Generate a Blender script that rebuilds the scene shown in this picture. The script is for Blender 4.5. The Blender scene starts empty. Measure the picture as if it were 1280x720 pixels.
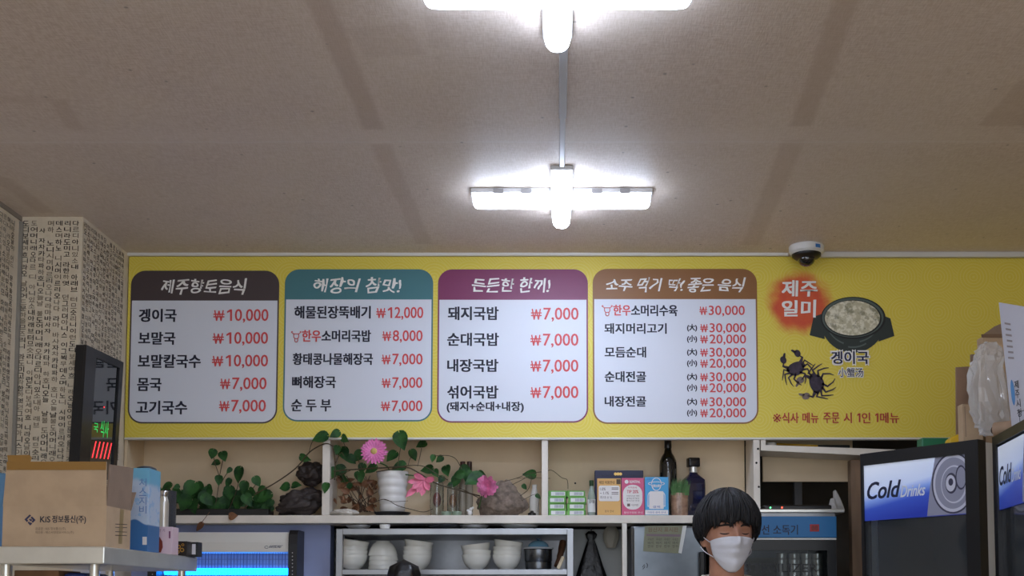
import bpy, bmesh, math, random
from mathutils import Vector, Matrix, noise
from math import sin, cos, pi, radians as R

# ------------------------------------------------------------------ camera, world, light
sc = bpy.context.scene
COL = sc.collection
F = 1450.0                      # focal length in pixels of the 1280x720 frame
PITCH = R(4.0)
VPX, HZ = 695.0, 750.0          # vanishing point of the depth direction
PX, PY = VPX, HZ - F * math.tan(PITCH)
CAMZ = 1.40
cam_d = bpy.data.cameras.new('camera')
cam = bpy.data.objects.new('camera', cam_d)
COL.objects.link(cam)
cam.location = (0, 0, CAMZ)
cam.rotation_euler = (pi / 2 + PITCH, 0, 0)
cam_d.sensor_width = 36
cam_d.lens = 36 * F / 1280
cam_d.shift_x = (640 - PX) / 1280
cam_d.shift_y = (PY - 360) / 1280
cam_d.clip_start = 0.05
sc.camera = cam

w = bpy.data.worlds.new('world')
sc.world = w
w.use_nodes = True
w.node_tree.nodes['Background'].inputs[0].default_value = (0.86, 0.92, 1.0, 1)
w.node_tree.nodes['Background'].inputs[1].default_value = 2.0
LAMP = 48.0                      # emission of the LED diffusers
TUBE = 15.0                       # emission of the insect lamp
vs = sc.view_settings
vs.view_transform = 'Standard'
vs.look = 'None'
vs.gamma = 1
vs.use_curve_mapping = False
vs.exposure = 0.0
sc.cycles.use_denoising = True
sc.cycles.max_bounces = 8
sc.cycles.sample_clamp_indirect = 6

rnd = random.Random(7)

def ray(u, v):
    x, y = (u - PX) / F, (PY - v) / F
    # camera looks along +Y pitched up
    return Vector((x, cos(PITCH) - y * sin(PITCH), sin(PITCH) + y * cos(PITCH)))

def at(u, v, Y):                 # point of the place seen at pixel (u, v), at depth Y
    d = ray(u, v)
    return Vector((0, 0, CAMZ)) + d * (Y / d.y)

def onz(u, v, z):
    d = ray(u, v)
    return Vector((0, 0, CAMZ)) + d * ((z - CAMZ) / d.z)

def px(Y):
    return Y / F

# ------------------------------------------------------------------ materials
def lin(c):
    return tuple(((x / 255) / 12.92 if x / 255 <= 0.04045 else ((x / 255 + 0.055) / 1.055) ** 2.4) for x in c) + (1.0,)

class NT:
    def __init__(s, m):
        m.use_nodes = True
        s.t = m.node_tree
        s.b = s.t.nodes['Principled BSDF']
    def n(s, typ, **kw):
        x = s.t.nodes.new(typ)
        for k, v in kw.items():
            setattr(x, k, v)
        return x
    def l(s, a, b):
        s.t.links.new(a, b)
    def m(s, op, a, b=None, c=None, clamp=False):
        x = s.n('ShaderNodeMath', operation=op, use_clamp=clamp)
        for i, q in enumerate((a, b, c)):
            if q is None:
                continue
            if isinstance(q, (int, float)):
                x.inputs[i].default_value = q
            else:
                s.l(q, x.inputs[i])
        return x.outputs[0]
    def mix(s, fac, a, b, blend='MIX'):
        x = s.n('ShaderNodeMix', data_type='RGBA', blend_type=blend)
        for i, q in ((0, fac), (6, a), (7, b)):
            if isinstance(q, (int, float)):
                x.inputs[i].default_value = q
            elif isinstance(q, tuple):
                x.inputs[i].default_value = q
            else:
                s.l(q, x.inputs[i])
        return x.outputs[2]
    def obj(s):
        return s.n('ShaderNodeTexCoord').outputs['Object']
    def noise(s, scale, detail=4, vec=None, rough=0.6):
        x = s.n('ShaderNodeTexNoise')
        x.inputs['Scale'].default_value = scale
        x.inputs['Detail'].default_value = detail
        x.inputs['Roughness'].default_value = rough
        s.l(vec if vec is not None else s.obj(), x.inputs['Vector'])
        return x.outputs[0]
    def ss(s, val, lo, hi):
        x = s.n('ShaderNodeMapRange', interpolation_type='SMOOTHSTEP')
        s.l(val, x.inputs[0])
        x.inputs[1].default_value = lo
        x.inputs[2].default_value = hi
        return x.outputs[0]
    def bump(s, h, strength=0.2, dist=0.01):
        x = s.n('ShaderNodeBump')
        x.inputs['Strength'].default_value = strength
        x.inputs['Distance'].default_value = dist
        s.l(h, x.inputs['Height'])
        s.l(x.outputs[0], s.b.inputs['Normal'])

def mat(name, col, rough=0.6, metal=0.0, var=0.0, scale=20, bump=0.0, emit=0.0, emit_col=None, coat=0.0, alpha=1.0, trans=0.0, stretch=None):
    m = bpy.data.materials.new(name)
    k = NT(m)
    c = lin(col)
    k.b.inputs['Base Color'].default_value = c
    k.b.inputs['Roughness'].default_value = rough
    k.b.inputs['Metallic'].default_value = metal
    if var or bump:
        vec = k.obj()
        if stretch:
            mp = k.n('ShaderNodeMapping')
            mp.inputs['Scale'].default_value = stretch
            k.l(vec, mp.inputs[0])
            vec = mp.outputs[0]
        nz = k.noise(scale, vec=vec)
        if var:
            d = tuple(x * (1 - var) for x in c[:3]) + (1,)
            l2 = tuple(min(1, x * (1 + var)) for x in c[:3]) + (1,)
            k.l(k.mix(k.ss(nz, 0.3, 0.7), d, l2), k.b.inputs['Base Color'])
        if bump:
            k.bump(nz, bump)
    if emit:
        k.b.inputs['Emission Color'].default_value = lin(emit_col or col)
        k.b.inputs['Emission Strength'].default_value = emit
    if coat:
        k.b.inputs['Coat Weight'].default_value = coat
    if trans:
        k.b.inputs['Transmission Weight'].default_value = trans
    if alpha < 1:
        k.b.inputs['Alpha'].default_value = alpha
    return m

def printed(name, col, rough=0.5):
    return mat(name, col, rough)

# ------------------------------------------------------------------ mesh helpers
def BM():
    return bmesh.new()

def obj(name, bm, m, parent=None, smooth=False, world=True, mods=None):
    """link a bmesh (in world coordinates) as ONE mesh object, under parent if given"""
    me = bpy.data.meshes.new(name)
    if parent is not None and world:
        p = parent
        loc = Vector((0, 0, 0))
        while p is not None:
            loc += p.location
            p = p.parent
        bmesh.ops.translate(bm, verts=bm.verts, vec=-loc)
    bm.to_mesh(me)
    bm.free()
    for q in (m if isinstance(m, (list, tuple)) else [m]):
        me.materials.append(q)
    if smooth:
        me.polygons.foreach_set('use_smooth', [True] * len(me.polygons))
        me.update()
        if smooth != 'all':
            try:
                me.set_sharp_from_angle(angle=R(40))
            except Exception:
                pass
    o = bpy.data.objects.new(name, me)
    COL.objects.link(o)
    if parent is not None:
        o.parent = parent
    return o

def tag(o, label, cat, group=None):
    o['label'] = label
    o['category'] = cat
    if group:
        o['group'] = group
    return o

def thing(name, label, cat, loc=(0, 0, 0), group=None):
    o = bpy.data.objects.new(name, None)
    o.empty_display_size = 0.05
    COL.objects.link(o)
    o.location = loc
    return tag(o, label, cat, group)

def solo(name, bm, m, label, cat, loc=None, group=None, smooth=False):
    """a thing that is one mesh; world-coordinate bmesh, origin moved to loc"""
    if loc is not None:
        bmesh.ops.translate(bm, verts=bm.verts, vec=-Vector(loc))
    o = obj(name, bm, m, smooth=smooth)
    if loc is not None:
        o.location = loc
    return tag(o, label, cat, group)

def struct(name, bm, m, parent=None):
    o = obj(name, bm, m, parent)
    if parent is None:
        o['kind'] = 'structure'
    return o

def dup(root, loc, rot=None, label=None, group=None):
    r = root.copy()
    COL.objects.link(r)
    r.location = loc
    if rot is not None:
        r.rotation_euler = rot
    if label:
        r['label'] = label
    if group:
        r['group'] = group
    for ch in list(root.children):
        c = ch.copy()
        COL.objects.link(c)
        c.parent = r
        for g in list(ch.children):
            d = g.copy()
            COL.objects.link(d)
            d.parent = c
    return r

def box(bm, lo, hi, M=None, mi=0, bev=0.0, seg=2):
    lo, hi = Vector(lo), Vector(hi)
    r = bmesh.ops.create_cube(bm, size=1)
    vs_ = r['verts']
    for v in vs_:
        v.co = Vector((lo[i] + (v.co[i] + 0.5) * (hi[i] - lo[i]) for i in range(3)))
    fs = {f for v in vs_ for f in v.link_faces}
    for f in fs:
        f.material_index = mi
    if bev:
        es = list({e for v in vs_ for e in v.link_edges})
        rr = bmesh.ops.bevel(bm, geom=es, offset=bev, segments=seg, affect='EDGES', profile=0.5)
        vs_ = list({v for f in rr['faces'] for v in f.verts} | {v for v in vs_ if v.is_valid})
        for f in {f for v in vs_ for f in v.link_faces}:
            f.material_index = mi
    if M is not None:
        bmesh.ops.transform(bm, matrix=M, verts=vs_)
    return vs_

def lathe(bm, prof, c=(0, 0, 0), seg=28, M=None, mi=0, sx=1, sy=1):
    """profile [(radius, z)] turned about z"""
    c = Vector(c)
    rings = []
    new = []
    for r, z in prof:
        if r < 1e-6:
            vv = [bm.verts.new(c + Vector((0, 0, z)))]
        else:
            vv = [bm.verts.new(c + Vector((sx * r * cos(2 * pi * k / seg), sy * r * sin(2 * pi * k / seg), z))) for k in range(seg)]
        rings.append(vv)
        new += vv
    for a, b in zip(rings, rings[1:]):
        for k in range(seg):
            k2 = (k + 1) % seg
            q = []
            for v in ((a[0] if len(a) == 1 else a[k]), (a[0] if len(a) == 1 else a[k2]), (b[0] if len(b) == 1 else b[k2]), (b[0] if len(b) == 1 else b[k])):
                if v not in q:
                    q.append(v)
            if len(q) > 2:
                f = bm.faces.new(q)
                f.material_index = mi
    for ring, flip in ((rings[0], True), (rings[-1], False)):
        if len(ring) > 2:
            f = bm.faces.new(ring[::-1] if flip else ring)
            f.material_index = mi
    if M is not None:
        bmesh.ops.transform(bm, matrix=M, verts=new)
    return new

def tube(bm, pts, r, seg=8, mi=0):
    pts = [Vector(p) for p in pts]
    n = len(pts)
    rs = r if isinstance(r, (list, tuple)) else [r] * n
    rings = []
    up = None
    for i, p in enumerate(pts):
        t = (pts[min(i + 1, n - 1)] - pts[max(i - 1, 0)])
        if t.length < 1e-9:
            t = Vector((0, 0, 1))
        t.normalize()
        if up is None:
            up = Vector((0, 0, 1)) if abs(t.z) < 0.9 else Vector((0, 1, 0))
        a = t.cross(up)
        if a.length < 1e-4:
            a = t.cross(Vector((1, 0.3, 0)))
        a.normalize()
        b = a.cross(t)
        b.normalize()
        up = b
        rings.append([bm.verts.new(p + (a * cos(2 * pi * k / seg) + b * sin(2 * pi * k / seg)) * rs[i]) for k in range(seg)])
    for a, b in zip(rings, rings[1:]):
        for k in range(seg):
            f = bm.faces.new((a[k], a[(k + 1) % seg], b[(k + 1) % seg], b[k]))
            f.material_index = mi
    bm.faces.new(rings[0][::-1]).material_index = mi
    bm.faces.new(rings[-1]).material_index = mi

def smooth_path(pts, n=6):
    pts = [Vector(p) for p in pts]
    if len(pts) < 3:
        return pts
    out = []
    q = [pts[0]] + pts + [pts[-1]]
    for i in range(1, len(q) - 2):
        a, b, c, d = q[i - 1], q[i], q[i + 1], q[i + 2]
        for k in range(n):
            t = k / n
            out.append(0.5 * ((2 * b) + (c - a) * t + (2 * a - 5 * b + 4 * c - d) * t * t + (3 * b - a - 3 * c + d) * t ** 3))
    out.append(pts[-1])
    return out

def ellipsoid(bm, c, r, M=None, u=24, v=16, mi=0):
    rr = bmesh.ops.create_uvsphere(bm, u_segments=u, v_segments=v, radius=1)
    for x in rr['verts']:
        x.co = Vector((x.co.x * r[0], x.co.y * r[1], x.co.z * r[2]))
        if M is not None:
            x.co = M @ x.co
        x.co += Vector(c)
    for f in {f for x in rr['verts'] for f in x.link_faces}:
        f.material_index = mi
    return rr['verts']

def prism(bm, pts, d, mi=0):
    """polygon (world points) pushed along vector d"""
    d = Vector(d)
    a = [bm.verts.new(Vector(p)) for p in pts]
    b = [bm.verts.new(Vector(p) + d) for p in pts]
    n = len(a)
    fs = [bm.faces.new(a), bm.faces.new(b[::-1])]
    for i in range(n):
        fs.append(bm.faces.new((a[(i + 1) % n], a[i], b[i], b[(i + 1) % n])))
    for f in fs:
        f.material_index = mi
    bmesh.ops.recalc_face_normals(bm, faces=fs)
    return a + b

def flat(bm, pts, mi=0):
    f = bm.faces.new([bm.verts.new(Vector(p)) for p in pts])
    f.material_index = mi
    return f

def rounded(x0, z0, x1, z1, r, n=8):
    out = []
    for cx, cz, a0 in ((x1 - r, z1 - r, 0), (x0 + r, z1 - r, 90), (x0 + r, z0 + r, 180), (x1 - r, z0 + r, 270)):
        for k in range(n + 1):
            a = R(a0 + 90 * k / n)
            out.append((cx + r * cos(a), cz + r * sin(a)))
    return out

# --- lettering: outlines of a font, laid flat in a rectangle of any plane
_tx = {}
def text_data(s, bold=0.0):
    key = (s, bold)
    if key not in _tx:
        c = bpy.data.curves.new('lettering', 'FONT')
        c.body = s
        c.offset = bold
        c.resolution_u = 3
        o = bpy.data.objects.new('lettering', c)
        COL.objects.link(o)
        dg = bpy.context.evaluated_depsgraph_get()
        me = o.evaluated_get(dg).to_mesh()
        V = [(v.co.x, v.co.y) for v in me.vertices]
        P = [tuple(p.vertices) for p in me.polygons]
        o.evaluated_get(dg).to_mesh_clear()
        bpy.data.objects.remove(o)
        bpy.data.curves.remove(c)
        x0, x1 = min(x for x, _ in V), max(x for x, _ in V)
        y0, y1 = min(y for _, y in V), max(y for _, y in V)
        V = [((x - x0) / (x1 - x0), (y - y0) / (y1 - y0)) for x, y in V]
        _tx[key] = (V, P)
    return _tx[key]

def put_text(bm, s, o, ax, ay, bold=0.0, mi=0, shear=0.0, rough=0.0):
    """text bbox -> parallelogram: corner o, width vector ax, height vector ay"""
    o, ax, ay = Vector(o), Vector(ax), Vector(ay)
    if bold > 0.011:
        # heavier strokes: the outline printed again, shifted by a hair
        e = bold * 0.9 * ay.length
        ux, uy = ax.normalized(), ay.normalized()
        k = min(e, 0.12 * ax.length)
        nn = ux.cross(uy)
        ax, ay, o = ax - ux * 2 * k, ay - uy * 2 * k * .6, o + ux * k + uy * k * .6
        for j, (p, q) in enumerate(((-1, -.6), (1, -.6), (1, .6), (-1, .6))):
            put_text(bm, s, o + ux * k * p + uy * k * q + nn * 2e-5 * j, ax, ay, 0.0, mi, shear, rough)
        bold = 0.0
    V, P = text_data(s, bold)
    vs_ = []
    for i, (x, y) in enumerate(V):
        if rough:
            x += rough * sin(9 * y + 23 * x) * 0.15
            y += rough * sin(17 * x + 3 * y)
        vs_.append(bm.verts.new(o + ax * (x + shear * (y - 0.5)) + ay * y))
    for p in P:
        try:
            f = bm.faces.new([vs_[i] for i in p])
            f.material_index = mi
        except ValueError:
            pass

def ptext(bm, s, u0, v0, u1, v1, Y, bold=0.02, mi=0, shear=0.0, rough=0.0):
    a = at(u0, v1, Y)
    b = at(u1, v1, Y)
    c = at(u0, v0, Y)
    xm = 0.5 * (at(u0, v0, Y).x + a.x)
    put_text(bm, s, Vector((xm, Y, a.z)), Vector((b.x - a.x, 0, 0)), Vector((0, 0, c.z - a.z)), bold, mi, shear, rough)

# ------------------------------------------------------------------ the room
YS = 4.60                                   # plane of the menu board and the shelf front
CEIL = at(600, 317, YS).z
XL = at(25, 300, 4.15).x                    # left wall
XP = at(103, 300, 4.15).x                   # right face of the pillar
YP = 4.15
XR = 2.75
YB = 5.35

def ceiling_material():
    m = bpy.data.materials.new('ceiling_paper')
    k = NT(m)
    sp = k.n('ShaderNodeSeparateXYZ')
    k.l(k.obj(), sp.inputs[0])
    X, Y = sp.outputs[0], sp.outputs[1]
    base, dark, light = lin((226, 210, 191)), lin((198, 176, 156)), lin((240, 226, 214))
    n1 = k.noise(1.3, 3)
    c = k.mix(k.ss(n1, 0.3, 0.7), lin((214, 195, 178)), base)
    mp = k.n('ShaderNodeMapping')
    mp.inputs['Scale'].default_value = (34, 300, 1)
    k.l(k.obj(), mp.inputs[0])
    weave = k.noise(1.0, 2, mp.outputs[0])
    mp2 = k.n('ShaderNodeMapping')
    mp2.inputs['Scale'].default_value = (300, 34, 1)
    k.l(k.obj(), mp2.inputs[0])
    weave2 = k.noise(1.0, 2, mp2.outputs[0])
    wv = k.m('ADD', weave, weave2)
    c = k.mix(k.m('MULTIPLY', k.ss(wv, 0.75, 1.25), 0.75), c, light)
    c = k.mix(k.m('MULTIPLY', k.ss(k.noise(38, 5), .55, .75), .25), c, dark)
    wob = k.m('MULTIPLY', k.m('SUBTRACT', k.noise(6, 3), 0.5), 0.02)
    def band(p0, p1, wid, soft=0.012):
        # stain strip between two ceiling points
        dx, dy = p1.x - p0.x, p1.y - p0.y
        L = math.hypot(dx, dy)
        nx, ny = -dy / L, dx / L
        d = k.m('ADD', k.m('ADD', k.m('MULTIPLY', k.m('SUBTRACT', X, p0.x), nx), k.m('MULTIPLY', k.m('SUBTRACT', Y, p0.y), ny)), wob)
        t = k.m('ADD', k.m('MULTIPLY', k.m('SUBTRACT', X, p0.x), dx / L), k.m('MULTIPLY', k.m('SUBTRACT', Y, p0.y), dy / L))
        a = k.m('SUBTRACT', 1.0, k.ss(k.m('ABSOLUTE', d), wid / 2 - soft, wid / 2 + soft))
        e = k.m('MULTIPLY', k.ss(t, -0.01, 0.01), k.m('SUBTRACT', 1.0, k.ss(t, L - 0.01, L + 0.01)))
        return k.m('MULTIPLY', a, e)
    def Z(u, v):
        return onz(u, v, CEIL)
    tot = None
    for a, b, wd, s_ in (((391, -20), (468, 162), 0.062, .75), ((476, 180), (530, 305), 0.062, .6), ((1066, -20), (1000, 158), 0.062, .75), ((993, 175), (938, 306), 0.07, .6),
                      ((72, 124), (95, 162), 0.05, .5), ((-40, 124), (72, 124), 0.05, .3), ((0, 222), (58, 266), 0.06, .5), ((1247, 130), (1340, 130), 0.30, .6), ((1242, 130), (1260, 106), 0.06, .2),
                      ((470, 32), (495, 70), 0.16, .35), ((540, 20), (552, 60), 0.05, .3), ((880, 10), (850, 90), 0.08, .15)):
        q = k.m('MULTIPLY', band(Z(*a), Z(*b), wd), s_)
        tot = q if tot is None else k.m('MAXIMUM', tot, q)
    c = k.mix(k.m('MULTIPLY', tot, .72), c, dark)
    seam = k.m('MULTIPLY', band(Z(-100, 171), Z(1400, 171), 0.10, 0.05), 0.35)
    c = k.mix(seam, c, light)
    s2 = k.m('MULTIPLY', band(Z(-100, 178), Z(1400, 177), 0.012, 0.006), 0.4)
    c = k.mix(s2, c, lin((240, 230, 222)))
    vo = k.n('ShaderNodeTexVoronoi')
    vo.inputs['Scale'].default_value = 9
    k.l(k.obj(), vo.inputs['Vector'])
    c = k.mix(k.m('MULTIPLY', k.m('SUBTRACT', 1.0, k.ss(vo.outputs[0], 0.02, 0.07)), 0.55), c, lin((120, 104, 92)))
    k.l(c, k.b.inputs['Base Color'])
    k.b.inputs['Roughness'].default_value = 0.55
    k.bump(wv, 0.25, 0.002)
    return m

def wallpaper_material(name, c0, c1):
    m = bpy.data.materials.new(name)
    k = NT(m)
    k.l(k.mix(k.ss(k.noise(9, 5), 0.3, 0.7), lin(c0), lin(c1)), k.b.inputs['Base Color'])
    k.b.inputs['Roughness'].default_value = 0.75
    k.bump(k.noise(160, 2), 0.15, 0.002)
    return m

M_ceil = ceiling_material()
M_paper = wallpaper_material('hangul_wallpaper', (222, 208, 184), (232, 220, 198))
M_ink = mat('wallpaper_ink', (70, 62, 55), 0.7)
M_ink2 = mat('wallpaper_faded_ink', (140, 126, 108), 0.7)
M_cream = mat('cream_board', (226, 204, 170), 0.6, var=0.04, scale=5)
M_white = mat('painted_white_wood', (226, 218, 206), 0.45, var=0.05, scale=14)
M_kwall = mat('kitchen_wall', (196, 200, 198), 0.55, var=0.05, scale=3)
M_dwall = mat('dark_kitchen_wall', (70, 66, 60), 0.7, var=0.2, scale=4)
M_floor = mat('floor_tile', (150, 136, 118), 0.45, var=0.1, scale=5)
M_trim = mat('ceiling_trim', (225, 222, 214), 0.5)

b = BM(); box(b, (XL - .1, -3, -.1), (XR + .1, YB + .1, 0)); struct('floor', b, M_floor)
b = BM(); box(b, (XL - .1, -3, CEIL), (XR + .1, YB + .1, CEIL + .1)); struct('ceiling', b, M_ceil)
b = BM(); box(b, (XL - .1, -3, 0), (XL, YB, CEIL)); wl = struct('wall_left', b, M_paper)
b = BM(); box(b, (XR, -3, 0), (XR + .1, YB, CEIL)); struct('wall_right', b, M_cream)
b = BM(); box(b, (XL - .1, YB, 0), (XR + .1, YB + .1, CEIL)); struct('wall_back', b, M_dwall)
b = BM(); box(b, (XL, YP, 0), (XP, YB, CEIL)); wp = struct('wall_pillar', b, M_paper)
# wall above the shelf that carries the board
ZB = at(600, 547, YS).z
b = BM(); box(b, (XP, YS + .03, ZB + .075), (XR, YS + .13, CEIL)); struct('wall_front', b, M_cream)
# wall under the left end of the shelf, and the pale wall behind rack and bag
ZS = at(600, 644, YS).z                      # top of the shelf plank
ZS0 = at(600, 654, YS).z
b = BM(); box(b, (XP, 4.72, 0), (at(413, 680, 4.72).x, 4.80, ZS0)); struct('wall_lower', b, mat('bluish_wall', (158, 170, 214), .55, var=.05, scale=3))  # bluish base colour over the whole lower wall, slightly mottled
b = BM(); box(b, (at(413, 680, 5.0).x - .05, 5.0, 0), (at(790, 680, 5.0).x, 5.06, ZS0)); struct('wall_kitchen', b, M_kwall)
# thin pale trim where the ceiling meets the board, and the corner trims
b = BM(); box(b, (XP, YS - .012, CEIL - .012), (at(985, 317, YS).x, YS - .003, CEIL)); struct('trim_1', b, M_trim)
b = BM(); box(b, (XL, -3, CEIL - .016), (XL + .006, YP, CEIL)); struct('trim_2', b, mat('dull_trim', (150, 140, 128), .6))
b = BM(); box(b, (XL, YP - .012, 0), (XL + .012, YP, CEIL - .02)); struct('trim_3', b, mat('corner_strip', (150, 146, 138), 0.6))

# hangul wallpaper lettering: vertical columns of characters printed on pillar and left wall
SYL = list('호니오늘날불도어머니래오다르디아니있소내아래브터므슷리니이런도디보세여흐니라오날이어드문하을므즈리니라도미고라한하엿던그러뎌아니스이그뵉무데스며하노니시며이르리오나다라마바사자차카타파하')
def letter_wall(parent, name, o, ax, up, width, height, cw, ch, seed):
    g = random.Random(seed)
    bm = BM()
    ncol = int(width / cw)
    for c in range(ncol):
        z = 0.01
        p = g.randrange(len(SYL))
        while z < height:
            faded = g.random() < 0.36
            gap = g.random() < 0.10
            h = ch * g.uniform(0.72, 0.9)
            if not gap:
                s_ = SYL[p % len(SYL)]
                p += 1
                wd = cw * g.uniform(0.66, 0.84)
                put_text(bm, s_, o + ax * (c * cw + (cw - wd) / 2) - up * (z + h), ax * wd, up * h, 0.02, 1 if faded else 0)
            z += ch * (1.0 if not gap else 0.6)
    obj(name, bm, [M_ink, M_ink2], parent)
Z0 = 1.6
letter_wall(wp, 'wallpaper_lettering', Vector((XL + .005, YP - .002, CEIL - .005)), Vector((1, 0, 0)), Vector((0, 0, 1)), XP - XL - .004, CEIL - Z0, 0.0305, 0.0232, 3)
letter_wall(wp, 'wallpaper_lettering', Vector((XP + .002, YP + .005, CEIL - .005)), Vector((0, 1, 0)), Vector((0, 0, 1)), YS - YP - .03, CEIL - Z0, 0.0305, 0.0232, 5)
letter_wall(wl, 'wallpaper_lettering', Vector((XL + .002, YP - .32, CEIL - .022)), Vector((0, 1, 0)), Vector((0, 0, 1)), .30, CEIL - Z0, 0.0305, 0.0232, 8)

# ------------------------------------------------------------------ the menu board
def board_material(xc, zc):
    m = bpy.data.materials.new('yellow_board_print')
    k = NT(m)
    sp = k.n('ShaderNodeSeparateXYZ')
    k.l(k.obj(), sp.inputs[0])
    X, Z = sp.outputs[0], sp.outputs[2]
    cell = 0.145
    def rings(ox, oz):
        fx = k.m('SUBTRACT', k.m('MODULO', k.m('ADD', X, 20 * cell + ox), cell), cell / 2)
        fz = k.m('SUBTRACT', k.m('MODULO', k.m('ADD', Z, 20 * cell + oz), cell), cell / 2)
        r = k.m('SQRT', k.m('ADD', k.m('MULTIPLY', fx, fx), k.m('MULTIPLY', fz, fz)))
        s = k.m('SINE', k.m('MULTIPLY', r, 2 * pi / 0.0125))
        ins = k.m('SUBTRACT', 1.0, k.ss(r, 0.064, 0.069))
        return k.m('MULTIPLY', k.ss(s, 0.45, 0.9), ins), ins
    a, ia = rings(0, 0)
    bq = k.m('SINE', k.m('MULTIPLY', k.m('ADD', X, Z), 2 * pi / 0.014))
    cross = k.m('MULTIPLY', k.ss(bq, 0.5, 0.9), k.m('SUBTRACT', 1.0, ia))
    pat = k.m('MULTIPLY', k.m('MAXIMUM', a, cross), 0.34)
    c = k.mix(pat, lin((228, 207, 76)), lin((240, 228, 142)))
    # printed red ink blot behind the restaurant name
    dx = k.m('SUBTRACT', X, xc)
    dz = k.m('SUBTRACT', Z, zc)
    r = k.m('SQRT', k.m('ADD', k.m('MULTIPLY', dx, dx), k.m('MULTIPLY', dz, dz)))
    r = k.m('ADD', r, k.m('MULTIPLY', k.m('SUBTRACT', k.noise(14, 5), 0.5), 0.07))
    blot = k.m('MULTIPLY', k.m('SUBTRACT', 1.0, k.ss(r, 0.085, 0.148)), 0.95)
    red = k.mix(k.noise(22, 3), lin((205, 50, 52)), lin((226, 92, 48)))
    c = k.mix(blot, c, red)
    k.l(c, k.b.inputs['Base Color'])
    k.b.inputs['Roughness'].default_value = 0.45
    return m

blot = at(999, 378, YS)
loc = Vector((at(700, 430, YS).x, YS, ZB))
menu = thing('menu_board', 'long yellow menu board with four rounded price panels above the kitchen shelf', 'menu board', loc)
x0, x1 = XP + .004, XR - .02
b = BM(); box(b, (x0, YS - .002, ZB), (x1, YS + .026, CEIL - .013))
obj('backing', b, board_material(blot.x - loc.x, blot.z - loc.z), menu)
b = BM(); box(b, (x0, YS - .006, ZB - .008), (x1, YS + .026, ZB)); obj('bottom_edge', b, mat('board_edge', (216, 214, 205), 0.5), menu)

M_panel = mat('panel_white', (222, 226, 236), 0.4)
M_blk = printed('menu_black', (16, 19, 46))
M_red = printed('menu_red', (212, 74, 76))
M_ttl = printed('menu_title_white', (246, 244, 240))
HEADS = [(72, 60, 62), (70, 122, 130), (128, 48, 92), (142, 96, 54)]
YT = YS - .004
cow = [(0, .95), (.28, .85), (.3, .95), (.34, .82), (.66, .82), (.7, .95), (.72, .85), (1, .95)]
def cow_icon(bm, u0, v0, u1, v1, mi):
    """little line-drawn ox head"""
    a, c = at(u0, v1, YT), at(u1, v0, YT)
    W, H = c.x - a.x, c.z - a.z
    def P(x, z):
        return Vector((a.x + x * W, YT - .0005, a.z + z * H))
    def line(pts, wd=0.0016):
        for p, q in zip(pts, pts[1:]):
            p, q = P(*p), P(*q)
            d = (q - p)
            n_ = Vector((-d.z, 0, d.x)).normalized() * wd
            e = d.normalized() * wd * .6
            flat(bm, [p - n_ - e, q - n_ + e, q + n_ + e, p + n_ - e], mi)
    line([(.0, .95), (.25, .78), (.75, .78), (1.0, .95)])
    line([(.02, .98), (.12, 1.0)]); line([(.88, 1.0), (.98, .98)])
    line([(.25, .78), (.25, .5), (.36, .34), (.36, .12), (.45, .02), (.58, .02), (.66, .12), (.66, .34), (.76, .5), (.75, .78)])
    line([(.36, .34), (.66, .34)])
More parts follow.
